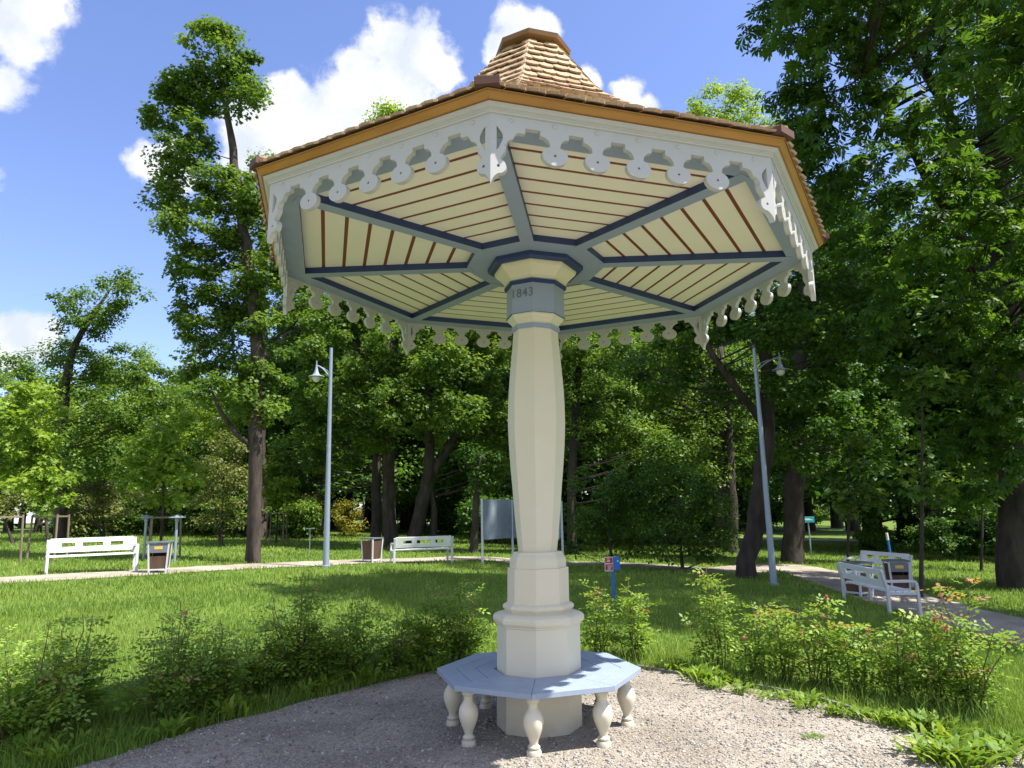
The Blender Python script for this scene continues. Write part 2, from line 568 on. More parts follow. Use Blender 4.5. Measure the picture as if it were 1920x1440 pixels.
# fine fill so that the sheet can follow the ground
import bmesh
bm = bmesh.new()
bv = [bm.verts.new((x, y, 0)) for x, y in gp_poly]
for t in tri: bm.faces.new([bv[i] for i in t])
for _ in range(4): bmesh.ops.subdivide_edges(bm, edges=[e for e in bm.edges if e.calc_length() > .7], cuts=1, use_grid_fill=False)
bmesh.ops.triangulate(bm, faces=bm.faces[:])
for v in bm.verts: v.co.z = float(gz(v.co.x, v.co.y)) + .012
me = bpy.data.meshes.new('gravel_ground'); bm.to_mesh(me); bm.free(); me.materials.append(M['gravel'])
tag(link(bpy.data.objects.new('gravel_ground', me)), 'grey gravel ground around the pavilion', 'gravel', kind='structure')


def strip(name, line, w, mat, label, dz=.014, uneven=.08):
    line = smooth_line(line, 10)
    r = random.Random(5)
    mb = MB(); vs = []
    for i, (x, y) in enumerate(line):
        a, b = line[max(i - 1, 0)], line[min(i + 1, len(line) - 1)]
        d = Vector((b[0] - a[0], b[1] - a[1])).normalized(); n = Vector((-d.y, d.x))
        ww = w if not callable(w) else w(x, y)
        for k in range(5):
            s = (k/4 - .5)*ww + (r.uniform(-uneven, uneven) if k in (0, 4) else 0)
            q = (x + n.x*s, y + n.y*s)
            vs.append((q[0], q[1], float(gz(*q)) + dz))
    fs = [(i*5 + k, i*5 + k + 5, i*5 + k + 6, i*5 + k + 1) for i in range(len(line) - 1) for k in range(4)]
    mb.add(vs, fs)
    o = mb.build(name, mat); tag(o, label, 'path', kind='structure')
    return line


def g2(px, py):
    q = G(px, py); return (q.x, q.y)


PATH_L = [g2(-300, 1104), g2(0, 1089), g2(200, 1078), g2(400, 1066), g2(560, 1058.5), g2(670, 1053.5), g2(800, 1050), g2(900, 1047), (0.6, 24.6)]
PATH_L = strip('path', PATH_L, 1.55, M['path'], 'pale grit footpath curving past the benches on the left')
PATH_R = [(0.6, 24.6), (4.0, 25.0), (6.7, 23.6), g2(1470, 1062), g2(1590, 1094), g2(1740, 1139), g2(1920, 1184), g2(2300, 1290)]
PATH_R = strip('path', PATH_R, 2.0, M['path'], 'grit footpath in the shade running past the right hand benches')
ROAD = [(-120, 112), (-60, 104), (-20, 92), (5, 66), (13, 57), (20, 52), (34, 47), (60, 42)]
ROAD = strip('road', ROAD, 3.4, M['road'], 'pale road in sun beyond the trees', uneven=.05)

# edging strip along the gravel on the right
mb = MB()
el = smooth_line([(1.36, 8.36), (2.62, 7.1), (3.15, 6.03), (3.8, 5.56), (5.25, 4.45)], 8)
for a, b in zip(el[:-1], el[1:]):
    mb.bar((*a, .005), (*b, .005), .03, .07)
tag(mb.build('edging', M['kerb']), 'thin grey edging strip between gravel and rose bed', 'edging', kind='structure')

# ------------------------------------------------------------------ grass (nobody could count it)
rng = np.random.default_rng(11)


def grass_field(N, ymin, ymax, hmin, hmax, wbase, seed, mask, pw=1.25, fan=.86):
    r = np.random.default_rng(seed)
    u = r.random(N)
    a = 1 - pw
    yy = (ymin**a + u*(ymax**a - ymin**a))**(1/a)
    xx = r.uniform(-1, 1, N)*(fan*yy + 1.5)
    ok = mask(xx, yy)
    xx, yy = xx[ok], yy[ok]
    n = len(xx)
    h_ = r.uniform(hmin, hmax, n)*(.75 + .5*np.clip(np.sin(xx*1.7 + np.sin(yy*1.3)*2)*.5 + .5, 0, 1))
    w_ = wbase*np.clip(yy/9, .8, 4)*r.uniform(.6, 1.3, n)
    ang = r.uniform(0, 2*pi, n)
    lean = r.uniform(.1, .75, n)*h_
    la = r.uniform(0, 2*pi, n)
    bx, by = np.cos(ang)*w_/2, np.sin(ang)*w_/2
    lx, ly = np.cos(la)*lean, np.sin(la)*lean
    z0 = gz(xx, yy)
    A = np.stack([xx - bx, yy - by, z0], 1); B = np.stack([xx + bx, yy + by, z0], 1)
    C = np.stack([xx + bx*.7 + lx*.35, yy + by*.7 + ly*.35, z0 + h_*.6], 1)
    D = np.stack([xx - bx*.7 + lx*.35, yy - by*.7 + ly*.35, z0 + h_*.6], 1)
    E_ = np.stack([xx + lx, yy + ly, z0 + h_], 1)
    V = np.stack([A, B, C, D, E_], 1).reshape(-1, 3)
    Fc = (np.arange(n)*5)[:, None, None] + np.array([(0, 1, 2), (0, 2, 3), (3, 2, 4)])[None]
    patch = np.sin(xx*.9 + 1.3*np.sin(yy*.7))*np.sin(yy*.8 + 1.1*np.sin(xx*.5))
    var = np.clip(.45 + patch*.24 + r.normal(size=n)*.2, 0, 1)
    return V, Fc.reshape(-1, 3), np.repeat(var, 5)


def lawn_mask(x, y):
    ok = ~inside(gp_poly, x, y)
    ok &= seg_dist(PATH_L, x, y) > .78
    ok &= seg_dist(PATH_R, x, y) > 1.0
    ok &= seg_dist(ROAD, x, y) > 1.7
    return ok


V, Fc, var = grass_field(330000, 5.2, 46, .05, .12, .0095, 21, lawn_mask)
tag(fast_mesh('grass', V, Fc, var, M['grass']), 'unmown green lawn grass', 'grass', kind='stuff')
bed = lambda x, y: lawn_mask(x, y) & (seg_dist(gp_poly, x, y) < 1.35)
V, Fc, var = grass_field(15000, 4.6, 10.5, .10, .26, .007, 22, bed, 1.05, .75)
tag(fast_mesh('tall_grass', V, Fc, var, M['grass']), 'taller rough grass along the edge of the gravel', 'grass', kind='stuff')

# pebbles lying on the gravel
n = 42000
r = np.random.default_rng(5)
yy = (3.4**-.6 + r.random(n)*(9**-.6 - 3.4**-.6))**(1/-.6); xx = r.uniform(-1, 1, n)*(.75*yy + .6)
ok = inside(gp_poly, xx, yy); xx, yy = xx[ok], yy[ok]; n = len(xx)
s = r.uniform(.005, .0135, n)*np.clip(r.lognormal(0, .25, n), .6, 1.9)
base = np.array([(1, 0, 0), (0, 1, 0), (-1, 0, 0), (0, -1, 0), (0, 0, .7), (0, 0, -.7)], float)
ang = r.uniform(0, 2*pi, n)
sx = s*r.uniform(.7, 1.4, n)
vx = base[None, :, 0]*sx[:, None]; vy = base[None, :, 1]*s[:, None]; vz = base[None, :, 2]*s[:, None]*r.uniform(.6, 1.2, n)[:, None]
V = np.stack([xx[:, None] + vx*np.cos(ang)[:, None] - vy*np.sin(ang)[:, None], yy[:, None] + vx*np.sin(ang)[:, None] + vy*np.cos(ang)[:, None], gz(xx, yy)[:, None] + .014 + vz], -1).reshape(-1, 3)
tf = np.array([(0, 1, 4), (1, 2, 4), (2, 3, 4), (3, 0, 4), (1, 0, 5), (2, 1, 5), (3, 2, 5), (0, 3, 5)])
Fc = ((np.arange(n)*6)[:, None, None] + tf[None]).reshape(-1, 3)
tag(fast_mesh('gravel', V, Fc, np.repeat(np.clip(r.normal(.5, .24, n), 0, 1), 6), M['pebble']), 'loose grey pebbles on the gravel ground', 'gravel', kind='stuff')

# ================================================================== PAVILION
PX, PY = .167, 6.304
TH, TH2 = -.1345, -.086
TX, TY = -.0365, -.0146
W8 = sin(pi/8)*2


def lean(v):
    """the old column leans a little and the roof sits slightly askew on it"""
    x, y, z = v
    k = float(sm((z - 2.6)/.7))
    return (x + .01803*z, y - .0007*z, z + (x*TX + y*TY)*k)


pav = thing('park_pavilion', 'cream octagonal mushroom shaped pavilion with shingled roof on a single column', 'pavilion', (PX, PY, 0.0))


def oct_part(name, prof, mat, th, smooth=False, cap=True, bev=0):
    mb = MB(); mb.lathe(prof, 8, ang0=th, cap=cap)
    return mb.build(name, mat, pav, xf=lean, smooth=smooth, bevel=bev)


# plinth, shaft, capital
oct_part('plinth', [(.36, -.05), (.3585, .25), (.357, .80), (.357, .825), (.366, .832), (.366, .845), (.384, .852), (.393, .870), (.394, .893), (.386, .912), (.37, .925),
                    (.345, .935), (.318, .94), (.289, .945), (.289, .952), (.303, .96), (.309, .975), (.306, .992), (.292, 1.004), (.272, 1.012), (.268, 1.02),
                    (.266, 1.30), (.2475, 1.304), (.245, 1.372), (.236, 1.392), (.222, 1.412), (.211, 1.434), (.175, 1.437)], M['cream'], TH2, bev=0)
shaft = [(.169, 1.437)]
SH = [(1.437, .169), (1.6, .187), (1.78, .2035), (2.0, .221), (2.154, .2355), (2.35, .250), (2.538, .2590), (2.74, .2565), (2.93, .2463), (3.13, .2285), (3.27, .215), (3.39, .2065)]
zz = np.linspace(1.437, 3.41, 40)
oct_part('shaft', [(float(np.interp(z, [a for a, _ in SH], [b for _, b in SH])), float(z)) for z in zz], M['cream'], TH2)
oct_part('neck_band', [(.205, 3.405), (.224, 3.405), (.224, 3.447), (.205, 3.447)], M['blue'], TH)
oct_part('lower_capital', [(.2, 3.445), (.214, 3.447), (.217, 3.465), (.232, 3.485), (.25, 3.5), (.263, 3.52), (.265, 3.542), (.2, 3.545)], M['cream'], TH)
oct_part('drum', [(.24, 3.535), (.274, 3.535), (.274, 3.55), (.268, 3.552), (.2685, 3.81), (.285, 3.815), (.29, 3.835), (.29, 3.848), (.24, 3.85)], M['blue'], TH)
oct_part('drum_edge', [(.262, 3.5335), (.2765, 3.5315), (.2765, 3.5345), (.262, 3.5365)], M['navy'], TH)
oct_part('drum_lip', [(.2695, 3.806), (.2915, 3.812), (.2915, 3.838), (.284, 3.843), (.265, 3.815)], M['navy'], TH)
oct_part('upper_capital', [(.25, 3.845), (.288, 3.85), (.294, 3.875), (.318, 3.90), (.35, 3.925), (.378, 3.95), (.386, 3.972), (.386, 3.985), (.2, 3.99)], M['cream'], TH)
oct_part('hub_block', [(.3, 3.983), (.432, 3.983), (.45, 4.0), (.45, 4.075), (.3, 4.078)], M['navy'], TH)

# date on the drum
cu = bpy.data.curves.new('date', 'FONT'); cu.body = '1843'; cu.size = .135; cu.extrude = .003; cu.align_x = 'CENTER'; cu.align_y = 'CENTER'; cu.space_character = 1.12
tmp = bpy.data.objects.new('date', cu); COL.objects.link(tmp)
dg = bpy.context.evaluated_depsgraph_get()
dme = bpy.data.meshes.new_from_object(tmp.evaluated_get(dg)); bpy.data.objects.remove(tmp)
a = TH - pi/8
nrm = Vector((sin(a), -cos(a), 0)); tx = Vector((cos(a), sin(a), 0)); up = Vector((0, 0, 1))
R = Matrix((tx, up, nrm)).transposed()
cx_ = nrm*(.2685*cos(pi/8) + .001) + Vector((0, 0, 3.715))
for v in dme.vertices:
    v.co = Vector(lean(R @ Vector((v.co.x*.80, v.co.y*.86, v.co.z)) + cx_))
M['lettering'] = paint('faded_lettering', (.16, .175, .20), (.12, .13, .15), 20, .6)
dme.materials.clear(); dme.materials.append(M['lettering'])
dob = link(bpy.data.objects.new('date_lettering', dme), pav); dob['label'] = 'faded grey date 1843 on the blue drum'


def face_frame(k):
    a = TH + (k + .5)*pi/4
    return Vector((sin(a), -cos(a), 0)), Vector((cos(a), sin(a), 0))


ZS = 4.035          # underside of ribs
RIM_O, RIM_I, HUB_O = 2.46, 2.275, .665
for k in range(8):
    n, t = face_frame(k)
    ap = cos(pi/8)
    # soffit panel: boards with open joints over a red-brown backing
    mb = MB()
    d0, d1 = HUB_O*ap - .02, RIM_I*ap + .02
    nb = 8
    step = (d1 - d0)/nb
    gap = .031
    for i in range(nb):
        a0, a1 = d0 + i*step + (gap/2 if i else 0), d0 + (i + 1)*step - (gap/2 if i < nb - 1 else 0)
        h0, h1 = a0*tan(pi/8) - .02, a1*tan(pi/8) - .02
        zb, zt = 4.0965, 4.1065
        vs = [n*a0 - t*h0 + up*zb, n*a0 + t*h0 + up*zb, n*a1 + t*h1 + up*zb, n*a1 - t*h1 + up*zb]
        vs += [v + up*(zt - zb) for v in vs]
        mb.add(vs, [(0, 1, 2, 3), (7, 6, 5, 4), (0, 4, 5, 1), (1, 5, 6, 2), (2, 6, 7, 3), (3, 7, 4, 0)], 0)
    h0, h1 = d0*tan(pi/8) - .015, d1*tan(pi/8) - .015
    mb.add([n*d0 - t*h0 + up*4.0995, n*d0 + t*h0 + up*4.0995, n*d1 + t*h1 + up*4.0995, n*d1 - t*h1 + up*4.0995], [(0, 1, 2, 3)], 1)
    mb.build('soffit_panel', [M['soffit'], M['redbrown']], pav, xf=lean)
    # rim beam: trapezoid, navy inner side
    def trap(a0, a1, zb, zt, inset=0.):
        h0, h1 = a0*tan(pi/8) - inset, a1*tan(pi/8) - inset
        vs = [n*a0 - t*h0 + up*zb, n*a0 + t*h0 + up*zb, n*a1 + t*h1 + up*zb, n*a1 - t*h1 + up*zb]
        vs += [v + up*(zt - zb) for v in vs]
        return vs
    Q = [(0, 1, 2, 3), (7, 6, 5, 4), (1, 5, 6, 2), (2, 6, 7, 3), (3, 7, 4, 0)]
    mb = MB()
    vs = trap(RIM_I*ap, RIM_O*ap, ZS + .002, 4.10)
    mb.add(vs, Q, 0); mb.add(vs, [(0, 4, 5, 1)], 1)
    mb.build('rim_beam', [M['blue'], M['navy']], pav, xf=lean)
    mb = MB()
    vs = trap(.44*ap, HUB_O*ap, ZS + .002, 4.10)
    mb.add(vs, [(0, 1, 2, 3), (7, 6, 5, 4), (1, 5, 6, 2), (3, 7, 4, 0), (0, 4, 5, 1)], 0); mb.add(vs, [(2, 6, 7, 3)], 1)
    mb.build('hub_ring', [M['blue'], M['navy']], pav, xf=lean)
    # rib along the corner
    a = TH + k*pi/4
    d = Vector((sin(a), -cos(a), 0)); q = Vector((cos(a), sin(a), 0))
    mb = MB()
    w = .058
    r0, r1 = .60, 2.30
    vs = [d*r0 - q*w + up*ZS, d*r0 + q*w + up*ZS, d*r1 + q*w + up*ZS, d*r1 - q*w + up*ZS]
    vs += [v + up*.062 for v in vs]
    mb.add(vs, [(0, 1, 2, 3), (7, 6, 5, 4)], 0)
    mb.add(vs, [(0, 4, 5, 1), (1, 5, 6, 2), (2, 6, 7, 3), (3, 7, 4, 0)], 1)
    mb.build('rib', [M['blue'], M['navy']], pav, xf=lean)

# valance: one fretwork board per side
RV = 2.49
WV = RV*sin(pi/8)


def arc(cx, cz, r, a0, a1, n, q=1.0):
    return [(cx + r*cos(radians(a0 + (a1 - a0)*i/n)), cz + q*r*sin(radians(a0 + (a1 - a0)*i/n))) for i in range(n + 1)]


def half_outline():
    o = []
    rD, cz = .082, 3.870
    # centre disc right half, bottom -> upper right
    o += arc(0, cz, rD, -90, 67, 14, .75)
    def cut(m, half=.112):
        return [(m - half, 3.934), (m - half + .003, 3.952), (m - half + .016, 3.971), (m - half + .034, 3.983), (m - .048, 3.987), (m - .046, 4.022),
                (m + .046, 4.022), (m + .048, 3.987), (m + half - .034, 3.983), (m + half - .016, 3.971), (m + half - .003, 3.952), (m + half, 3.934)]
    for c in (.275, .55):
        o += cut(c - .1375, .1375 - .034)
        o += arc(c, cz, rD, 113, 427, 26, .75)
    m = .69
    o += [(.582, 3.934), (.586, 3.952), (.599, 3.971), (.617, 3.983), (m - .048, 3.987), (m - .046, 4.022), (m + .046, 4.022), (m + .048, 3.987),
          (.778, 3.986), (.797, 3.975), (.806, 3.955), (.815, 3.940), (.835, 3.932), (.852, 3.918), (.862, 3.898), (.858, 3.877), (.866, 3.850), (.884, 3.826), (.893, 3.803)]
    o += arc(.903, 3.757, .046, 112, 268, 12)
    o += [(.915, 3.703), (.928, 3.690), (.940, 3.672), (WV, 3.640)]
    return o


half = half_outline()
top_z = 4.118
outline = [(-s_, z) for s_, z in reversed(half) if s_ > 1e-6] + half
outline += [(WV, top_z), (-WV, top_z)]
slit = [(.916, 4.012), (.893, 3.986), (.878, 3.962), (.877, 3.930), (.889, 3.902), (.902, 3.873), (.916, 3.857)]
holes = [slit, [(-s_, z) for s_, z in reversed(slit)]]
for c in (-.55, -.275, 0, .275, .55): holes.append(arc(c, 3.872, .0085, 0, 315, 7))
for c in (-.905, .905): holes.append(arc(c, 3.757, .0095, 0, 315, 7))
loops = [[Vector((s_, z, 0)) for s_, z in lp] for lp in [outline] + holes]
flat = [v for lp in loops for v in lp]
tris = tessellate_polygon(loops)
THK = .036
for k in range(8):
    n, t = face_frame(k)
    ap = RV*cos(pi/8)
    mb = MB()
    sb = (ap - THK)/ap
    front = [n*ap + t*v.x + up*v.y for v in flat]
    back = [n*(ap - THK) + t*v.x*(sb if abs(v.x) > .84 else 1) + up*v.y for v in flat]
    N_ = len(flat)
    fs = [tuple(tr) for tr in tris] + [tuple(i + N_ for i in reversed(tr)) for tr in tris]
    o_ = 0
    for lp in loops:
        m_ = len(lp)
        for i in range(m_):
            a_, b_ = o_ + i, o_ + (i + 1) % m_
            fs.append((a_, b_, b_ + N_, a_ + N_))
        o_ += m_
    mb.add(front + back, fs)
    # little domed bolt covers
    R_ = Matrix((t, up, n)).transposed()
    for s_ in (-.825, -.55, -.275, 0, .275, .55, .825):
        dm = []
        c_ = n*ap + t*s_ + up*4.060
        for rr_, zz_ in ((.015, 0), (.0145, .003), (.011, .007), (.005, .009)):
            dm.append([c_ + R_ @ Vector((rr_*cos(2*pi*i/10), rr_*sin(2*pi*i/10), zz_)) for i in range(10)])
        vs = [v for rg in dm for v in rg]
        mb.add(vs, [(i*10 + j, i*10 + (j + 1) % 10, (i + 1)*10 + (j + 1) % 10, (i + 1)*10 + j) for i in range(3) for j in range(10)] + [tuple(range(30, 40))])
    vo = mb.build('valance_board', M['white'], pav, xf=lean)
    bmx = bmesh.new(); bmx.from_mesh(vo.data); bmesh.ops.recalc_face_normals(bmx, faces=bmx.faces[:]); bmx.to_mesh(vo.data); bmx.free()

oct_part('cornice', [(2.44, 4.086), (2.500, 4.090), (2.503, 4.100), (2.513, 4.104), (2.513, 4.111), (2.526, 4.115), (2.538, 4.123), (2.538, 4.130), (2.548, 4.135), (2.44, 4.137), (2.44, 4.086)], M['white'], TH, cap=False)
mb = MB()
for k in range(8):
    n, t = face_frame(k); ap = cos(pi/8)
    mb = MB()
    pr = [(2.535, 4.140), (2.562, 4.140), (2.603, 4.182), (2.55, 4.182)]
    vs = []
    for sgn in (-1, 1):
        for r_, z_ in pr: vs.append(n*r_*ap + t*sgn*(r_*sin(pi/8) - .0006) + up*z_)
    mb.add(vs, [(0, 1, 5, 4), (1, 2, 6, 5), (2, 3, 7, 6), (3, 0, 4, 7), (3, 2, 1, 0), (4, 5, 6, 7)])
    mb.build('eave_board', M['golden'], pav, xf=lean)

# roof: concave bell profile
RP = [(2.626, 4.184), (2.45, 4.262), (2.15, 4.42), (1.694, 4.70), (1.25, 5.05), (1.0, 5.255), (.8, 5.475), (.6, 5.765), (.45, 5.975), (.335, 6.13), (.27, 6.21)]
_r = np.array([a for a, _ in RP][::-1]); _z = np.array([b for _, b in RP][::-1])
LEN = np.concatenate([[0], np.cumsum(np.hypot(np.diff([a for a, _ in RP]), np.diff([b for _, b in RP])))])


def prof_at(s):
    return float(np.interp(s, LEN, [a for a, _ in RP])), float(np.interp(s, LEN, [b for _, b in RP]))


rs = random.Random(12)
EXPO = .135
for k in range(8):
    n, t = face_frame(k); ap = cos(pi/8)
    mb = MB()
    # dark deck under the shingles
    for (ra, za), (rb, zb_) in zip(RP[:-1], RP[1:]):
        ra -= .025 if ra > 2.6 else 0
        mb.add([n*ra*ap - t*ra*sin(pi/8) + up*(za - .012), n*ra*ap + t*ra*sin(pi/8) + up*(za - .012),
                n*rb*ap + t*rb*sin(pi/8) + up*(zb_ - .012), n*rb*ap - t*rb*sin(pi/8) + up*(zb_ - .012)], [(0, 1, 2, 3)], 1)
    row = 0; s = 0.
    while s < LEN[-1] - .06:
        ra, za = prof_at(s); rb, zb_ = prof_at(min(s + EXPO*1.9, LEN[-1]))
        half_w = ra*sin(pi/8)
        sl = Vector((0, 0, 0)) + n*(rb - ra)*ap + up*(zb_ - za)
        L_ = sl.length; sl.normalize()
        nn = t.cross(sl)
        if nn.z < 0: nn = -nn
        w = .122
        cnt = max(1, round(2*half_w/w)); w = 2*half_w/cnt
        off = .5 if row % 2 else 0
        for i in range(cnt + (1 if off else 0)):
            c0 = -half_w + (i - off)*w; c1 = c0 + w
            c0, c1 = max(c0, -half_w), min(c1, half_w)
            if c1 - c0 < .02: continue
            g = .003
            c0 += g; c1 -= g
            lift = (.042 if row else .016) + rs.uniform(0, .008); th = .016
            base = n*ra*ap + up*za
            dn = rs.uniform(-.006, .006)
            rnd = min(.042, (c1 - c0)*.36)
            pts = [(c0, L_), (c0, rnd), (c0 + rnd*.35, rnd*.42), (c0 + rnd*1.2, .006), ((c0 + c1)/2, 0), (c1 - rnd*1.2, .006), (c1 - rnd*.35, rnd*.42), (c1, rnd), (c1, L_)]
            tp, bt = [], []
            for (x_, y_) in pts:
                lim = (ra + (rb - ra)*min(1, max(0, y_)/L_))*sin(pi/8)
                x_ = max(-lim, min(lim, x_))
                q_ = base + t*x_ + sl*(y_ + dn) + nn*(lift*(1 - y_/L_) + .002)
                tp.append(q_ + nn*th*.5); bt.append(q_ - nn*th*.5)
            m_ = len(tp)
            fs = [tuple(range(m_)), tuple(reversed(range(m_, 2*m_)))] + [(i_, i_ + m_, (i_ + 1) % m_ + m_, (i_ + 1) % m_) for i_ in range(m_)]
            mb.add(tp + bt, fs, 0, min(1, max(0, rs.gauss(.5, .2))))
        s += EXPO; row += 1
    ro = mb.build('roof_slope', [M['shingle'], M['dark']], pav, xf=lean)
    bmx = bmesh.new(); bmx.from_mesh(ro.data); bmesh.ops.recalc_face_normals(bmx, faces=bmx.faces[:]); bmx.to_mesh(ro.data); bmx.free()
    # ridge of overlapping saddle pieces over corner k
    a = TH + k*pi/4
    d = Vector((sin(a), -cos(a), 0))
    nl, tl = face_frame(k - 1); nr, tr_ = face_frame(k)
    mb = MB(); s = 0.
    while s < LEN[-1] - .05:
        s1 = min(s + EXPO*1.5, LEN[-1])
        ra, za = prof_at(s); rb, zb_ = prof_at(s1)
        wv = .075
        rows_ = []
        for (r_, z_, lf) in ((ra, za, .072), (rb, zb_, .046)):
            c_ = d*r_ + up*(z_ + lf)
            l_ = c_ - tl*wv*1.0 - up*.006; r__ = c_ + tr_*wv*1.0 - up*.006
            rows_.append((l_, c_, r__))
        tp = [*rows_[0], *rows_[1]]
        bt = [v - up*.022 for v in tp]
        mb.add(tp + bt, [(0, 1, 4, 3), (1, 2, 5, 4), (6, 9, 10, 7), (7, 10, 11, 8), (0, 6, 7, 1), (1, 7, 8, 2), (3, 4, 10, 9), (4, 5, 11, 10), (0, 3, 9, 6), (2, 8, 11, 5)], 0, min(1, max(0, rs.gauss(.45, .2))))
        s += EXPO
    ra, za = prof_at(0)
    mb.box(d*(ra - .06) + up*(za + .032), (.12, .15, .05), Matrix((d, Vector((cos(a), sin(a), 0)), up)).transposed(), 1)
    M.setdefault('ridgeend', paint('dark_ridge_end', (.11, .05, .035), None, 8, .7))
    rg = mb.build('ridge_cap', [M['shingle'], M['ridgeend']], pav, xf=lean)
    bmx = bmesh.new(); bmx.from_mesh(rg.data); bmesh.ops.recalc_face_normals(bmx, faces=bmx.faces[:]); bmx.to_mesh(rg.data); bmx.free()
M['capwood'] = paint('cap_brown_wood', (.22, .115, .04), (.16, .08, .028), 4, .5, .05, 60, stretch=(1, 1, 8))
oct_part('roof_cap', [(.20, 6.185), (.275, 6.205), (.368, 6.232), (.378, 6.275), (.02, 6.385)], M['capwood'], TH)

# ------------------------------------------------------------------ octagonal bench round the column
ob = thing('column_bench', 'grey blue octagonal wooden bench on cream turned legs around the column', 'bench', (PX, PY, 0.0))
mb = MB()
for k in range(8):
    a = TH2 + (k + .5)*pi/4
    n = Vector((sin(a), -cos(a), 0)); t = Vector((cos(a), sin(a), 0)); ap = cos(pi/8)
    for (r0, r1) in ((.378, .530), (.536, .698), (.704, .8708)):
        g = .0012
        zt_, zb_ = .468, .428
        vs = []
        for z_ in (zb_, zt_):
            for (r_, sg) in ((r0, -1), (r0, 1), (r1, 1), (r1, -1)):
                vs.append(n*r_*ap + t*sg*(r_*sin(pi/8) - g) + up*z_)
        mb.add(vs, [(0, 1, 2, 3), (7, 6, 5, 4), (0, 4, 5, 1), (1, 5, 6, 2), (2, 6, 7, 3), (3, 7, 4, 0)])
mb2 = mb
so = mb2.build('seat', M['seatblue'], ob)
bmx = bmesh.new(); bmx.from_mesh(so.data); bmesh.ops.recalc_face_normals(bmx, faces=bmx.faces[:]); bmx.to_mesh(so.data); bmx.free()
b_ = so.modifiers.new('edge', 'BEVEL'); b_.width = .003; b_.segments = 2
LP = [(.056, -.02), (.057, .012), (.055, .04), (.05, .05), (.036, .054), (.040, .060), (.047, .066), (.047, .074), (.038, .081), (.032, .09), (.033, .105), (.042, .13), (.055, .16),
      (.068, .195), (.0755, .228), (.0765, .25), (.072, .275), (.062, .30), (.048, .322), (.038, .335), (.036, .35), (.037, .372), (.042, .378), (.046, .383), (.051, .386), (.052, .405), (.05, .409), (.055, .412), (.055, .428)]
mb = MB(); mb.lathe(LP, 28)
leg0 = mb.build('leg', M['cream'], ob, smooth=True, angle=32)
for k in range(8):
    a = TH2 + k*pi/4
    o = leg0 if k == 0 else leg0.copy()
    if k: COL.objects.link(o); o.parent = ob
    o.location = (.735*sin(a), -.735*cos(a), 0)
    o.rotation_euler = (0, 0, k*.7)

# ================================================================== PARK FURNITURE
def make_bench(label, loc, yaw, L_=2.1, H=.84, boards=3):
    """white park bench; local -y is the front"""
    o = thing('park_bench', label, 'bench', loc, yaw, 'white park benches along the paths')
    mb = MB()
    for i in range(4):
        mb.box((0, -.22 + i*.125, .43), (L_ - .02, .105, .035))
    mb.build('seat', M['benchwhite'], o, bevel=.006)
    # backrest: two long boards joined by four short uprights leaves three openings
    mb = MB()
    R_ = Matrix.Rotation(radians(-12), 3, 'X')
    def bk(x, z, w, h):
        c = R_ @ Vector((0, 0, z - .45)) + Vector((x, .235, .45))
        mb.box(c, (w, .035, h), R_)
    bk(0, .575, L_ - .02, .13); bk(0, .80, L_ - .02, .11)
    for x, w in ((-L_/2 + .13, .24), (-L_/6, .16), (L_/6, .16), (L_/2 - .13, .24)): bk(x, .6925, w, .105)
    mb.build('backrest', M['benchwhite'], o, bevel=.004)
    for sx in (-1, 1):
        x = sx*(L_/2 + .03)
        mb = MB()
        top = R_ @ Vector((0, 0, .38)) + Vector((x, .27, .45))
        mb.bar((x, .27, -.05), (x, .27, .47), .05, .07, up=(1, 0, 0)); mb.bar((x, .268, .455), top, .048, .068, up=(1, 0, 0))
        # rounded front leg and armrest
        pts = [(x, -.30, -.05), (x, -.29, .55), (x, -.275, .605), (x, -.235, .632), (x, .30, .632)]
        for p_, q_ in zip(pts[:-1], pts[1:]): mb.bar(p_, q_, .052, .062, up=(1, 0, 0))
        mb.bar((x, -.27, .40), (x, .27, .40), .046, .05, up=(0, 0, 1))
        mb.build('side_frame', M['benchframe'], o, bevel=.006)
    return o


def span(pa, pb):
    """bench between two ground points (left, right as seen from its front)"""
    a, b = Vector(pa), Vector(pb)
    d = b - a
    return (a + b)/2, atan2(d.y, d.x), d.length


# left bench faces the camera and the path
a, b = gp(84, 17.5), gp(254, 18.6)
c, yaw, ln = span(a, b)
make_bench('white bench with three back openings in the sun at the far left beside a bin', c, yaw, ln - .1)
# middle bench, its back to us
a, b = gp(742, 23.3), gp(838, 23.9)
c, yaw, ln = span(b, a)
make_bench('white bench seen from behind left of the column, beside a lamp post', c, yaw, 1.85, .84)
# right bench, back to us in the shade
a, b = gp(1570, 16.0), gp(1646, 14.1)
c, yaw, ln = span(b, a)
make_bench('shaded white bench seen from behind on the right side lawn', c + Vector((.42, -.1, -.02)), yaw, ln + .1, .88)
# far right bench across the path
a, b = gp(1612, 20.4), gp(1668, 18.6)
c, yaw, ln = span(a, b)
make_bench('white bench across the path facing us beside a dark bin', c + Vector((.35, .5, 0)), yaw + .25, 1.9)


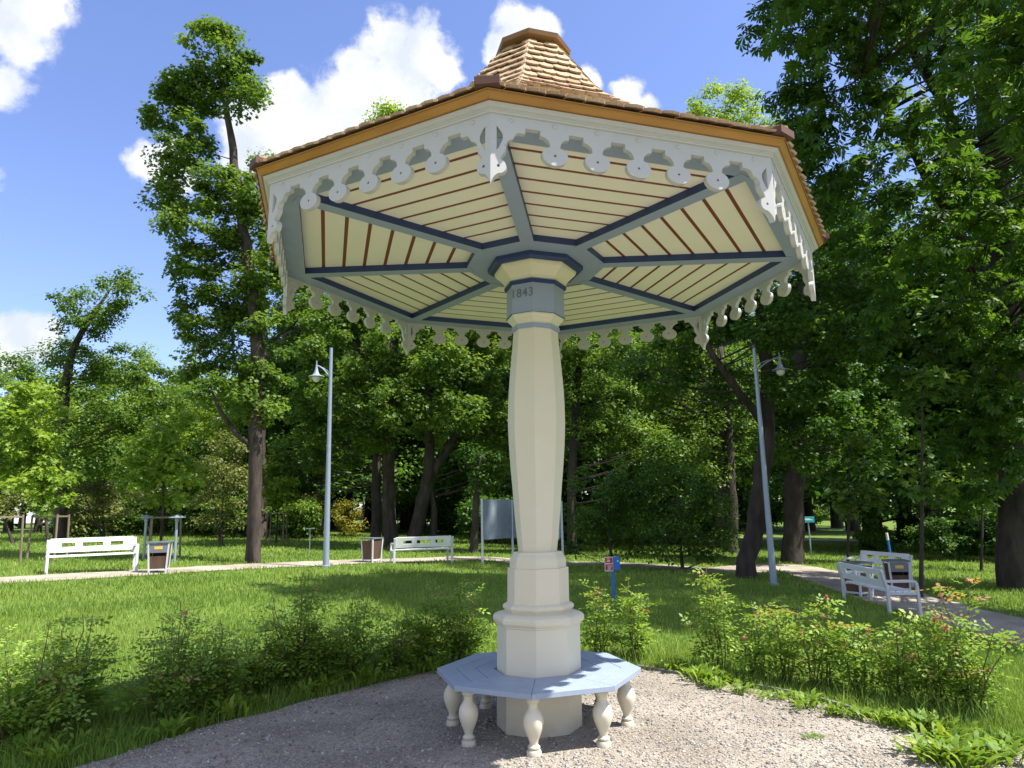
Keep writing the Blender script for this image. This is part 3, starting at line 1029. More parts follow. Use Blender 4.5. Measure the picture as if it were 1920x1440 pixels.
def make_bin(label, loc, yaw, dark=False):
    o = thing('litter_bin', label, 'litter bin', loc, yaw, 'litter bins with wooden panels')
    H, b0, b1 = .74, .19, .235
    fr = MB()
    cs = [(-1, -1), (1, -1), (1, 1), (-1, 1)]
    for sx, sy in cs:
        m_ = MB(); m_.bar((sx*b0, sy*b0, -.04), (sx*b1, sy*b1, H), .04, .04, up=(1, 0, 0))
        m_.build('leg', M['benchframe'], o)
    m_ = MB()
    for (p_, q_) in zip(cs, cs[1:] + cs[:1]):
        for z_ in (.09, ):
            m_.bar((p_[0]*(b0 + .003), p_[1]*(b0 + .003), z_), (q_[0]*(b0 + .003), q_[1]*(b0 + .003), z_), .035, .035)
    m_.build('base_rail', M['benchframe'], o)
    for i, (p_, q_) in enumerate(zip(cs, cs[1:] + cs[:1])):
        m_ = MB()
        zt_ = H - .06 if i else .42
        f0, f1 = b0 + .09*.06, b0 + (b1 - b0)*zt_/H - .004
        nn = Vector(((p_[0] + q_[0])/2, (p_[1] + q_[1])/2, 0)); tt = Vector((q_[0] - p_[0], q_[1] - p_[1], 0))/2
        vs = []
        for off in (-.012, .006):
            for (f_, z_) in ((f0, .11), (f1, zt_)):
                vs += [nn*(f_ + off) - tt*(f_ - .024) + up*z_, nn*(f_ + off) + tt*(f_ - .024) + up*z_]
        m_.add(vs, [(0, 1, 3, 2), (5, 4, 6, 7), (0, 4, 5, 1), (2, 3, 7, 6), (0, 2, 6, 4), (1, 5, 7, 3)])
        m_.build('panel', M['binwood'], o)
    m_ = MB()
    m_.box((0, 0, H + .02), (.53, .53, .035))
    m_.box((0, -b1 + .0, H - .12), (.40, .018, .23))
    m_.build('lid', M['binlid'], o)
    m_ = MB(); m_.box((0, -b1 - .012, H - .115), (.19, .006, .075)); m_.build('sticker', M['sticker'], o)
    return o


make_bin('litter bin with yellow sticker beside the far left bench', gp(297, 18.3), radians(18))
make_bin('litter bin with brown panels left of the bench by the lamp post', gp(697, 23.2), radians(150))
make_bin('litter bin mostly hidden behind the shaded right bench', gp(1612, 17.1), radians(205))
make_bin('dark litter bin with yellow sticker at the end of the bench across the path', gp(1686, 18.2), radians(-12))


def make_lamp(label, base, H, arm_dir, drop, arm_len):
    o = thing('street_lamp', label, 'street lamp', base, 0, 'tall grey park lamps')
    mb = MB(); mb.tube([(0, 0, -.1), (0, 0, 1.1), (0, 0, H*.5), (0, 0, H)], [.095, .085, .066, .048], 14); mb.build('pole', M['steel'], o, smooth=True)
    mb = MB(); mb.tube([(0, 0, -.05), (0, 0, .05), (0, 0, .06)], [.15, .15, .1], 14); mb.build('base', M['steel'], o, smooth=True)
    d = Vector((*arm_dir, 0)).normalized()
    za = H - drop
    tip = d*arm_len
    mb = MB()
    pts = [Vector((0, 0, za)) + d*arm_len*u + up*(.38*sin(u*pi/2)) for u in np.linspace(0, 1, 9)]
    mb.tube(pts, .022, 8)
    mb.tube([Vector((0, 0, za + .16)), Vector((0, 0, za + .16)) + d*arm_len*.55 + up*(.17)], .014, 6)
    mb.build('arm', M['steel'], o, smooth=True)
    c = Vector((0, 0, za + .38)) + tip
    mb = MB()
    mb.lathe([(.015, .16), (.018, .06), (.03, -.02), (.055, -.16), (.085, -.24), (.115, -.29), (.225, -.33), (.24, -.345), (.235, -.355), (.02, -.345)], 22, c)
    h = mb.build('lamp_shade', M['steel'], o, smooth=True)
    mb = MB()
    mb.lathe([(.125, -.352), (.115, -.42), (.085, -.475), (.04, -.505), (.01, -.51)], 16, c)
    mb.build('bulb_glass', M['glass'], h, smooth=True)
    return o


bl = gp(611, 21.0); br = gp(1451, 19.2)
make_lamp('tall grey lamp post left of the column beside the path', bl, 6.55, (-1, -.25), .95, .42)
make_lamp('tall grey lamp post on the right lawn in front of a leaning trunk', br, 6.55, (1, .15), .78, .74)

# notice board behind the column
nb_ = gp(905, 23.4)
nb = thing('notice_board', 'grey notice board on metal posts half hidden behind the column', 'notice board', nb_)
pA, pB, pC = Vector((0, 0, 0)), gp(962, 24.6) - nb_, gp(1056, 23.4) - nb_
for p_ in (pA, pB, pC):
    m_ = MB(); m_.box(p_ + Vector((0, 0, 1.02)), (.07, .07, 2.2)); m_.build('post', M['benchframe'], nb)
for (p_, q_, mt, nm) in ((pA, pB, 'boardgrey', 'panel'), (pB, pC, 'boardgrey', 'panel')):
    m_ = MB()
    d = (q_ - p_).normalized()
    a_, b_ = p_ + d*.05, q_ - d*.05
    m_.bar((a_.x, a_.y, 1.44), (b_.x, b_.y, 1.44), .04, 1.3)
    pn = m_.build(nm, M[mt], nb)
    if p_ is pB:
        m_ = MB()
        nrm_ = Vector((d.y, -d.x, 0))
        c_ = q_ - d*.42 + nrm_*.026 + up*1.36
        m_.box(c_, (.62, .008, .98), Matrix((d, -nrm_, up)).transposed()); ps = m_.build('poster', M['paper'], pn)

# dog-waste bag dispenser
dp = gp(1151, 15.0)
ds = thing('bag_dispenser', 'small blue bag dispenser with red and white sign on a blue post', 'dispenser', dp)
m_ = MB(); m_.box((0, 0, .29), (.055, .055, .68)); m_.build('post', M['bluepaint'], ds)
m_ = MB(); m_.box((-.075, -.045, .74), (.175, .012, .29)); sg_ = m_.build('sign', M['paper'], ds)
m_ = MB()
m_.box((-.075, -.053, .815), (.155, .006, .115)); m_.box((-.075, -.053, .675), (.155, .006, .125))
rd = m_.build('red_field', M['red'], sg_)
m_ = MB()
rq = random.Random(4)
for z_ in (.845, .815, .79, .70, .665, .64):
    m_.box((-.075 + rq.uniform(-.02, .02), -.058, z_), (.05 + rq.random()*.06, .003, .011))
m_.build('sign_marks', M['paper'], sg_)
m_ = MB(); m_.box((.085, -.03, .745), (.135, .10, .275)); bx_ = m_.build('dispenser_box', M['bluepaint'], ds, bevel=.012)
m_ = MB(); m_.box((.105, -.0825, .80), (.025, .006, .03)); m_.build('box_label', M['paper'], bx_)

# blue pole, teal sign on the far right
bp_ = gp(1673, 27.5)
t_ = thing('marker_pole', 'slim blue pole with white tip beyond the far right bench', 'pole', bp_, ry=-.06)
m_ = MB(); m_.tube([(0, 0, -.05), (0, 0, .95)], .045, 10); m_.build('pole', M['bluepaint'], t_)
m_ = MB(); m_.tube([(0, 0, .951), (0, 0, 1.22)], .046, 10); m_.build('tip', M['paper'], t_)
ts = gp(1521, 34.)
t_ = thing('road_sign', 'small teal sign on a post beyond the right hand trees', 'sign', ts)
m_ = MB(); m_.tube([(0, 0, -.05), (0, 0, 1.75)], .035, 8); m_.build('post', M['steel'], t_)
m_ = MB(); m_.box((0, -.045, 1.62), (.58, .03, .28)); sg_ = m_.build('sign_panel', M['teal'], t_, bevel=.01)
m_ = MB(); m_.box((-.05, -.063, 1.65), (.26, .004, .045)); m_.box((.02, -.063, 1.61), (.34, .004, .04)); m_.build('sign_marks', M['paper'], sg_)


# stakes round the young trees
def tree_guard(label, loc, yaw, H=1.35, w=.55, n=3, bar=True):
    o = thing('tree_stakes', label, 'tree stakes', loc, yaw, 'wooden stakes around young trees')
    ang = [2*pi*k/n + .4 for k in range(n)]
    pts = [Vector((w*cos(q), w*sin(q), 0)) for q in ang]
    for p_ in pts:
        m_ = MB(); m_.tube([p_*1.08 + up*-.1, p_ + up*H], [.033, .029], 8); m_.build('stake', M['stake'], o)
    m_ = MB()
    for p_, q_ in zip(pts, pts[1:] + pts[:1]):
        m_.bar(p_*1.02 + up*(H - .06), q_*1.02 + up*(H - .06), .02, .05)
    m_.build('crossbar', M['stake'], o)
    return o


tree_guard('wooden stake frame at the left edge of the picture', gp(-12, 19.5), .3)
tree_guard('stake frame round the bright young tree behind the far left bench', gp(92, 21.5), .9)
tree_guard('stake frame round the young tree beside the left litter bin', gp(298, 22.5), .1)
tree_guard('stake frame on the lawn right of the tall slender tree', gp(518, 33), .5, 1.45, .5, 4)


def cap_light(label, loc, H):
    o = thing('garden_light', label, 'garden light', loc, 0, 'low garden lights with flat caps')
    m_ = MB(); m_.tube([(0, 0, -.05), (0, 0, H)], .04, 10); m_.build('post', M['steel'], o)
    m_ = MB(); m_.lathe([(.06, H - .1), (.06, H - .005), (.24, H + .005), (.25, H + .02), (.12, H + .07), (.02, H + .10)], 20); m_.build('cap', M['steel'], o, smooth=True)
    return o


cap_light('garden light with flat grey cap right of the left bin', gp(327, 21.5), 1.3)
cap_light('garden light with flat grey cap just left of the left bin', gp(269, 22.0), 1.27)
pg = thing('garden_peg', 'thin metal peg with a small flat top on the lawn left of the lamp post', 'peg', gp(580, 25))
m_ = MB(); m_.tube([(0, 0, -.05), (0, 0, .95)], .012, 6); m_.build('rod', M['steel'], pg)
m_ = MB(); m_.box((.0, 0, .96), (.3, .08, .02)); m_.build('plate', M['steel'], pg)


# parked cars far off
def make_car(label, loc, yaw):
    o = thing('parked_car', label, 'car', loc, yaw, 'white cars parked beyond the park')
    prof = [(-2.1, .35), (-2.15, .62), (-2.05, .86), (-1.25, .98), (1.55, .98), (2.08, .90), (2.12, .6), (2.08, .35)]
    m_ = MB()
    def ext(pr, w0, w1, mi=0):
        vs = [(x, -w0 if z < .95 else -w1, z) for x, z in pr] + [(x, w0 if z < .95 else w1, z) for x, z in pr]
        k_ = len(pr)
        m_.add(vs, [tuple(range(k_)), tuple(reversed(range(k_, 2*k_)))] + [(i, i + k_, (i + 1) % k_ + k_, (i + 1) % k_) for i in range(k_)], mi)
    ext(prof, .86, .84)
    ext([(-.75, .985), (-.25, 1.42), (1.15, 1.44), (1.85, .985)], .80, .66)
    m_.build('body', M['carwhite'], o, bevel=.04)
    m_ = MB()
    for sy in (-1, 1):
        for (x0, x1, x2, x3) in ((-.55, -.18, .38, .38), (.46, .46, 1.06, 1.45)):
            m_.add([(x0, sy*.813, 1.02), (x1, sy*.70, 1.37), (x2, sy*.70, 1.37), (x3, sy*.813, 1.02)], [(0, 1, 2, 3)])
    m_.build('window', M['carglass'], o)
    for sx in (-1.3, 1.3):
        for sy in (-1, 1):
            m_ = MB(); m_.tube([(sx, sy*.70, .33), (sx, sy*.88, .33)], .33, 18); w_ = m_.build('wheel', M['rubber'], o)
            m_ = MB(); m_.tube([(sx, sy*.881, .33), (sx, sy*.89, .33)], .2, 14); m_.build('rim', M['steel'], w_)
    return o


make_car('white parked car far beyond the lawn at the left edge', gp(62, 80), .85)
make_car('white parked car far off behind the garden light and stakes', gp(340, 78), .5)
make_car('white parked car glimpsed far off left of the twin trunks', gp(676, 72), .4)


# ================================================================== TREES
def ptp(lst, Y):
    out = [gp(lst[0][0], Y)]
    return out + [P(px, py, Y + (r_[0] if r_ else 0)) for (px, py, *r_) in lst[1:]]


def rad(pxw, Y): return [w/2*mpp(Y) for w in pxw]


# tall slender maple on the left
Yt = 22
tr1 = ptp([(474, 1048), (478, 900), (482, 780), (484, 640), (470, 520), (452, 400), (437, 280), (424, 200), (412, 110)], Yt)
tr2 = [P(474, 840, Yt), P(440, 810, Yt - .4), (P(415, 775, Yt - .8)), P(395, 730, Yt - 1)]
tree('maple_tree', 'tall slender maple with a bare lower trunk standing left of the pavilion', tuple(tr1[0]),
     [(tr1, rad([27, 25, 26, 25, 22, 19, 16, 12, 5], Yt)), (tr2, rad([13, 10, 8, 4], Yt))],
     pxblobs([(408, 100, 58, 62), (458, 150, 42, 46), (335, 165, 36, 36), (310, 212, 40, 42), (372, 178, 56, 50), (470, 178, 32, 36), (350, 268, 50, 46), (322, 300, 34, 34),
              (425, 352, 62, 36), (475, 365, 42, 46), (328, 372, 44, 40), (380, 432, 72, 52), (460, 450, 55, 55), (358, 505, 46, 38), (430, 540, 66, 44), (495, 500, 40, 60),
              (362, 585, 36, 28), (400, 612, 56, 36), (480, 600, 50, 40), (385, 680, 46, 34), (470, 672, 56, 36), (420, 738, 60, 32), (505, 720, 36, 40), (490, 770, 46, 30)], Yt, .95, .5, 3),
     'maple', 31, cr=.50, per=1.35, n=125, leaf=.128, kind='maple', nbranch=90, rad_b=.035)

# tree behind it with an isolated upper crown
Yt = 33
tr1 = ptp([(112, 1010), (118, 860), (120, 740), (138, 650), (175, 590), (205, 545)], Yt)
tree('maple_tree', 'leafy tree on the left with a separate tuft of crown on a bent bare stem', tuple(tr1[0]), [(tr1, rad([22, 20, 17, 13, 9, 4], Yt))],
     pxblobs([(140, 562, 36, 26), (190, 572, 48, 28), (218, 528, 34, 26), (165, 602, 44, 20), (245, 545, 28, 16), (150, 625, 34, 24), (130, 655, 30, 24), (150, 690, 62, 40), (230, 688, 62, 44), (285, 715, 36, 36),
              (140, 760, 56, 50), (210, 785, 70, 52), (165, 850, 56, 50), (250, 860, 60, 50), (320, 760, 50, 45)], Yt, .95, 1.2, 4),
     'maple', 32, cr=.65, per=1.25, n=105, leaf=.165, kind='plain', nbranch=50)

# bright young trees in stakes
for (px, Y, bl, lab, sd) in (
    (93, 21.5, [(55, 765, 56, 46), (20, 830, 50, 60), (60, 870, 46, 44), (110, 890, 30, 34), (98, 935, 30, 22), (92, 820, 26, 24)], 'bright young maple at the left edge behind the far left bench', 41),
    (300, 22.5, [(300, 850, 52, 48), (322, 800, 34, 34), (268, 885, 36, 36), (335, 890, 40, 42), (300, 930, 30, 18)], 'bright young maple above the stakes beside the left litter bin', 42),
    (517, 33, [(515, 905, 38, 38), (500, 870, 28, 26), (530, 935, 24, 18)], 'small bright young tree in stakes just right of the tall slender maple', 43)):
    b0 = gp(px, Y)
    top = P(bl[0][0] + 6, bl[0][1], Y)
    tree('young_maple', lab, tuple(b0), [([b0, b0.lerp(top, .5) + Vector((.05, 0, 0)), top], [.05, .04, .015])], pxblobs(bl, Y, .95, .3, sd),
         'young', sd, cr=.38, per=1.0, n=60, leaf=.155, kind='maple', nbranch=26, rad_b=.014, cat='tree')

# olive, willow-like shrubs on the left
for (px, Y, bl, lab, sd) in (
    (415, 30, [(420, 850, 42, 48), (395, 900, 52, 48), (440, 915, 40, 48), (410, 960, 55, 30)], 'olive green willowy bush left of the tall maple trunk', 45),
    (195, 34, [(190, 890, 46, 42), (160, 935, 50, 38), (220, 945, 46, 36)], 'olive green willowy bush behind the far left bench', 46),
    (25, 30, [(0, 925, 40, 40), (5, 965, 24, 22)], 'olive brown willowy bush low at the left edge', 47)):
    b0 = gp(px, Y)
    tree('willow_bush', lab, tuple(b0), [([b0, P(bl[0][0], bl[0][1] + 20, Y)], [.07, .02]), ([b0, P(bl[1][0], bl[1][1], Y)], [.06, .02])], pxblobs(bl, Y, .9, .5, sd),
         'willow', sd, cr=.42, per=1.0, n=60, leaf=.13, kind='plain', nbranch=30, rad_b=.012, cat='bush')

# centre group
Yt = 32
tr1 = ptp([(735, 1024), (728, 920), (727, 830), (735, 700), (745, 560), (750, 420)], Yt)
tree('maple_tree', 'thick straight trunked tree behind the middle bench, right one of the close pair', tuple(tr1[0]), [(tr1, rad([26, 23, 22, 19, 13, 5], Yt))],
     pxblobs([(690, 690, 66, 46, -2), (760, 640, 70, 56, -2), (740, 760, 66, 44, -3), (650, 740, 60, 44, -2), (700, 560, 90, 70), (800, 560, 80, 70), (760, 470, 80, 70), (690, 820, 50, 30, -1)], Yt, .95, 1, 6),
     'maple', 51, cr=.6, per=1.25, n=110, leaf=.155, kind='maple', nbranch=60, sides=12)
Yt = 32.6
tr1 = ptp([(704, 1022), (706, 920), (708, 850), (690, 720), (660, 600), (640, 500)], Yt)
tree('maple_tree', 'dark trunked tree behind the middle bench, left one of the close pair', tuple(tr1[0]), [(tr1, rad([20, 18, 16, 13, 9, 4], Yt))],
     pxblobs([(600, 640, 56, 48, -2), (580, 720, 50, 50, -1), (640, 600, 60, 50), (600, 800, 56, 46), (640, 850, 56, 40, 1), (560, 850, 50, 46, 1)], Yt, .95, 1, 7),
     'maple', 52, cr=.6, per=1.25, n=110, leaf=.155, kind='maple', bark='barkdark', nbranch=50)
Yt = 31
tr1 = ptp([(772, 1028), (790, 950), (806, 890), (806, 800), (800, 700), (810, 600)], Yt)
tr2 = [P(806, 895, Yt), P(838, 850, Yt), P(862, 790, Yt), P(872, 710, Yt), P(880, 600, Yt)]
tr3 = ptp([(814, 1024), (815, 960), (806, 900)], Yt + .1)
tree('maple_tree', 'forked leaning tree with two dark limbs between the middle bench and the column', tuple(tr1[0]),
     [(tr1, rad([27, 24, 23, 15, 10, 5], Yt)), (tr2, rad([17, 14, 11, 8, 4], Yt)), (tr3, rad([13, 11, 8], Yt))],
     pxblobs([(830, 690, 70, 60, -1.5), (900, 690, 56, 66, -1), (850, 770, 66, 36, -2), (930, 790, 50, 60, -.5), (920, 870, 40, 46), (860, 610, 80, 70), (940, 620, 60, 60), (800, 800, 40, 30, 1)], Yt, .95, 1, 8),
     'maple', 53, cr=.58, per=1.25, n=110, leaf=.155, kind='maple', bark='barkdark', nbranch=70, sides=12)
Yt = 29
tr1 = ptp([(888, 1040), (890, 1000), (893, 930), (900, 850)], Yt)
tree('maple_tree', 'small tree with torn reddish bark just left of the notice board', tuple(tr1[0]), [(tr1, rad([17, 14, 12, 6], Yt))],
     pxblobs([(900, 900, 36, 34), (930, 860, 34, 34), (880, 860, 26, 26)], Yt, .95, .5, 9), 'mapledark', 54, cr=.5, per=.9, n=55, leaf=.17, nbranch=20)

# right of the column
Yt = 21
tr1 = ptp([(1400, 1064), (1418, 960), (1436, 850), (1442, 740), (1436, 640), (1410, 520), (1390, 400)], Yt)
tr2 = [P(1438, 800, Yt), P(1385, 735, Yt - .5), P(1335, 665, Yt - 1), P(1300, 590, Yt - 1)]
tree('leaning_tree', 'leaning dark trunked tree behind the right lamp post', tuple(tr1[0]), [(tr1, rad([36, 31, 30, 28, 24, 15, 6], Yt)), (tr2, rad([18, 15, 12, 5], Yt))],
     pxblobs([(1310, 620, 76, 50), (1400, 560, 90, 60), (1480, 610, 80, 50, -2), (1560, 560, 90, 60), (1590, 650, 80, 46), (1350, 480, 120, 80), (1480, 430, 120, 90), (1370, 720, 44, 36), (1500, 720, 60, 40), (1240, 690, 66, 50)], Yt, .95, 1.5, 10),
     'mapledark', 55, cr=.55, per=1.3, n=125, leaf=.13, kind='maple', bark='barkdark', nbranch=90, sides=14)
Yt = 28
tr1 = ptp([(1486, 1030), (1490, 940), (1492, 850), (1500, 650), (1510, 480)], Yt)
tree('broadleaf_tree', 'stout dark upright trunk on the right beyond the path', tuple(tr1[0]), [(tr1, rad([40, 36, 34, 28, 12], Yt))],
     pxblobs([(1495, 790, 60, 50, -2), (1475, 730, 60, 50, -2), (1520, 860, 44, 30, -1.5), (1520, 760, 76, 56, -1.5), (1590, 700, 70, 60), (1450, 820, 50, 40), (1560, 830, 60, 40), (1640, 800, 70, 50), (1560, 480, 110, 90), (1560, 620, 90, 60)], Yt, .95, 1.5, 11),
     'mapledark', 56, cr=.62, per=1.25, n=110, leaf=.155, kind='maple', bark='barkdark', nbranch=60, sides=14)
Yt = 34
tr1 = ptp([(1370, 1018), (1369, 940), (1366, 850), (1350, 650)], Yt)
tree('broadleaf_tree', 'dark trunk just left of the leaning tree, by the dark shrubbery', tuple(tr1[0]), [(tr1, rad([28, 25, 23, 12], Yt))],
     pxblobs([(1330, 820, 70, 50), (1280, 760, 70, 60), (1380, 720, 76, 60), (1200, 720, 76, 60), (1250, 640, 90, 60), (1130, 680, 66, 56), (1340, 880, 36, 26)], Yt, .95, 1.5, 12),
     'maple', 57, cr=.7, per=1.2, n=100, leaf=.17, kind='plain', bark='barkdark', nbranch=50)
Yt = 30
tr1 = ptp([(1072, 1035), (1072, 900), (1078, 780), (1090, 600)], Yt)
tree('broadleaf_tree', 'dark thin trunked tree directly right of the column shaft', tuple(tr1[0]), [(tr1, rad([18, 17, 15, 8], Yt))],
     pxblobs([(1090, 700, 60, 56), (1150, 760, 66, 50), (1100, 810, 60, 44), (1190, 820, 66, 46), (1120, 620, 80, 60), (1020, 660, 60, 60), (1260, 850, 56, 44)], Yt, .95, 1.5, 13),
     'maple', 58, cr=.62, per=1.25, n=110, leaf=.155, kind='plain', bark='barkdark', nbranch=50)

# dark shrubbery right of the column
for (px, Y, bl, lab, sd, mt) in (
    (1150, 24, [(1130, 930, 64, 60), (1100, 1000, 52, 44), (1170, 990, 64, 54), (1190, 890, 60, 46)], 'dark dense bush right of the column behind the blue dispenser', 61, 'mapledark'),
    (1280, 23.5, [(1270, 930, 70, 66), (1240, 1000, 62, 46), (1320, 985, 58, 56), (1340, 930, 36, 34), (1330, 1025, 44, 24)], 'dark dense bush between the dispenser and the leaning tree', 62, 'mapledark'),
    (645, 42, [(645, 965, 28, 30), (660, 985, 26, 22)], 'yellow leaved bush in the sun right of the left lamp post', 63, 'yellow'),
    (588, 40, [(588, 955, 26, 34), (575, 985, 26, 20)], 'yellowish green bush just left of the left lamp post', 64, 'willow')):
    b0 = gp(px, Y)
    tree('dense_bush', lab, tuple(b0), [([b0, P(bl[0][0], bl[0][1], Y)], [.06, .02])], pxblobs(bl, Y, .85, .4, sd),
         mt, sd, cr=.45, per=1.15, n=85, leaf=.115, kind='plain', nbranch=20, rad_b=.015, cat='bush', flat=.7)

# slim saplings on the right lawn
for (px, Y, bl, lab, sd) in (
    (1590, 21, [(1600, 900, 50, 40), (1580, 960, 40, 26), (1630, 930, 34, 26), (1610, 840, 40, 34)], 'slim sapling on the right lawn behind the bench across the path', 66),
    (1727, 17, [(1730, 880, 46, 44), (1760, 930, 40, 26), (1710, 800, 40, 40), (1735, 720, 40, 40)], 'slim dark stemmed sapling right of the bin across the path', 67),
    (1840, 25, [(1850, 900, 46, 34), (1810, 930, 40, 24), (1860, 960, 40, 20)], 'low leafy sapling at the right edge of the far lawn', 68)):
    b0 = gp(px, Y)
    top = P(px + 3, min(b[1] for b in bl) - 20, Y)
    tree('sapling', lab, tuple(b0), [([b0, b0.lerp(top, .5), top], [.05, .035, .012])], pxblobs(bl, Y, .95, .8, sd),
         'maple', sd, cr=.40, per=.55, n=34, leaf=.17, kind='maple', nbranch=26, rad_b=.012, bark='barkdark', cat='sapling')

# great horse chestnut, upper right
Yt = 19
tr1 = ptp([(1925, 1088), (1916, 950), (1902, 800), (1885, 600), (1866, 350), (1850, 100), (1845, -150), (1840, -420)], Yt)
tr2 = [P(1872, 620, Yt), P(1790, 420, Yt - 2), P(1690, 250, Yt - 4), P(1600, 120, Yt - 5.5)]
tr3 = [P(1860, 380, Yt), P(1760, 180, Yt - 1.5), P(1660, 0, Yt - 3), P(1560, -120, Yt - 4)]
tree('horse_chestnut', 'huge shady horse chestnut filling the upper right with broad hanging leaves', tuple(tr1[0]),
     [(tr1, rad([82, 66, 62, 56, 48, 36, 24, 8], Yt)), (tr2, rad([26, 20, 13, 5], Yt)), (tr3, rad([24, 18, 12, 5], Yt))],
     pxblobs([(1500, 30, 76, 56, -4), (1575, 120, 80, 66, -5), (1508, 180, 44, 44, -4), (1570, 250, 66, 56, -5), (1650, 50, 100, 70, -4), (1640, 340, 66, 66, -5), (1690, 200, 90, 80, -5),
              (1770, 90, 100, 90, -3), (1770, 330, 90, 80, -4), (1860, 220, 100, 100, -2), (1700, 470, 76, 66, -4), (1820, 470, 100, 80, -3), (1910, 380, 90, 100, -1), (1610, 450, 46, 56, -3),
              (1890, 600, 90, 80, -2), (1790, 620, 90, 60, -2), (1650, 600, 66, 50, -2), (1720, -80, 180, 70, -3), (1540, -90, 90, 60, -4), (1920, -60, 150, 100), (2010, 250, 140, 170), (2020, 600, 130, 150),
              (1480, -200, 130, 90, -3), (1620, -260, 160, 100), (1800, -300, 170, 110), (2000, -200, 150, 140), (1840, 760, 80, 60, -1), (1920, 800, 80, 70), (1720, 720, 60, 44), (1900, 900, 56, 50, 1), (1880, 700, 76, 64, -2), (1905, 780, 70, 60, -2), (1800, 840, 60, 46, -1), (1890, 880, 50, 44, -1.5), (1830, 920, 50, 34, 0), (1500, 272, 40, 46, -4), (1545, 345, 46, 44, -4), (1500, 380, 44, 40, -1), (1590, 330, 50, 44, -3)], Yt, .95, 1.2, 14)
     + [(9.6, 10.4, 9.3, 2.2, 2.0, 2.0), (11.5, 9.6, 12, 2.6, 2.2, 2.2), (12.4, 10.2, 8.5, 2.2, 2.0, 2.0), (6.8, 12.4, 12.8, 2.2, 2.2, 1.8), (9, 11.6, 15.5, 2.8, 2.6, 2.2), (6, 13.4, 16.8, 2.6, 2.6, 2.0), (9, 14, 18.5, 3.2, 3.2, 2.2), (11.2, 11, 6.6, 2.2, 1.9, 1.6), (13.2, 12.4, 9, 2.6, 2.4, 2.4), (14, 11, 12, 3, 2.6, 2.6)],  # extra crown, mostly out of view, added to cast shade on lawn and path
     'chestnut', 70, cr=.66, per=1.25, n=26, leaf=.255, kind='palmate', bark='barkdark', nbranch=150, sides=16, rad_b=.028)

# tall tree tops showing behind the roof
for (px, Y, bl, lab, sd, mt) in (
    (730, 42, [(712, 212, 26, 20), (746, 210, 12, 12), (715, 250, 30, 30), (740, 300, 60, 50), (760, 380, 80, 70)], 'tree top peeping over the left slope of the pavilion roof', 72, 'young'),
    (505, 38, [(492, 300, 26, 14), (522, 322, 24, 20), (540, 380, 50, 50), (560, 470, 60, 60), (580, 560, 60, 60)], 'tall tree showing left of the eave behind the slender maple', 73, 'maple'),
    (1350, 40, [(1340, 200, 50, 34), (1298, 212, 28, 22), (1392, 196, 34, 34), (1410, 255, 50, 40), (1350, 250, 50, 30), (1400, 330, 80, 60), (1330, 330, 60, 50), (1450, 420, 90, 80)], 'sunlit tree top over the right slope of the pavilion roof', 74, 'young')):
    b0 = gp(px if px != 505 else 486, Y)
    top = P(bl[0][0] + 4, bl[0][1] + 15, Y)
    tree('tall_tree', lab, tuple(b0), [([b0, b0.lerp(top, .5), top], [.4, .28, .05])], pxblobs(bl, Y, .95, .8, sd), mt, sd, cr=.75, per=1.2, n=100, leaf=.20, kind='plain', nbranch=40)

# belt of trees round the park: a few kinds, copied
def proto(name, label, seed, mat, hgt, spread, base, leaf=.20, n=90, cr=.8):
    r = random.Random(seed)
    bl = []
    for i in range(11):
        u = i/10
        z = base + (hgt - base)*(.08 + .86*u)
        w = spread*(.55 + .6*sin(pi*min(1, .15 + .85*u)))*(1 - .45*u)
        a = r.uniform(0, 2*pi); q = r.uniform(.1, .75)*spread*(1 - .75*u)
        bl.append((q*cos(a), q*sin(a), z, w*r.uniform(.6, .95), w*r.uniform(.6, .95), r.uniform(1.0, 1.7)))
    return tree(name, label, (0, 0, 0), [([(0, 0, 0), (.1, .05, hgt*.4), (.05, -.1, hgt*.85)], [.26, .2, .04])], bl, mat, seed, cr=cr, per=.95, n=n, leaf=leaf, nbranch=24, bark='barkdark')


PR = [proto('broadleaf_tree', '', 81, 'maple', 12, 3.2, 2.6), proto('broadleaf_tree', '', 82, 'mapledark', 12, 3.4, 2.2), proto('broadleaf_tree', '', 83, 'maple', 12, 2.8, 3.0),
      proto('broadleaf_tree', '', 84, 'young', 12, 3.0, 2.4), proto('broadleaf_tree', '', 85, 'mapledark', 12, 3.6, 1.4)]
used = [False]*8
rr = random.Random(77)


def belt(px, Y, H, k, lab, grp):
    b0 = gp(px, Y)
    loc = (b0.x, b0.y, b0.z - .05)
    s = H/12
    sc = (s*rr.uniform(.9, 1.15), s*rr.uniform(.9, 1.15), s)
    rz = rr.uniform(0, 6.28)
    if not used[k]:
        o = PR[k]; o.location = loc; o.scale = sc; o.rotation_euler = (0, 0, rz); o['label'] = lab; o['group'] = grp; used[k] = True
    else:
        o = dup(PR[k], loc, rz, lab, grp, sc)
    return o


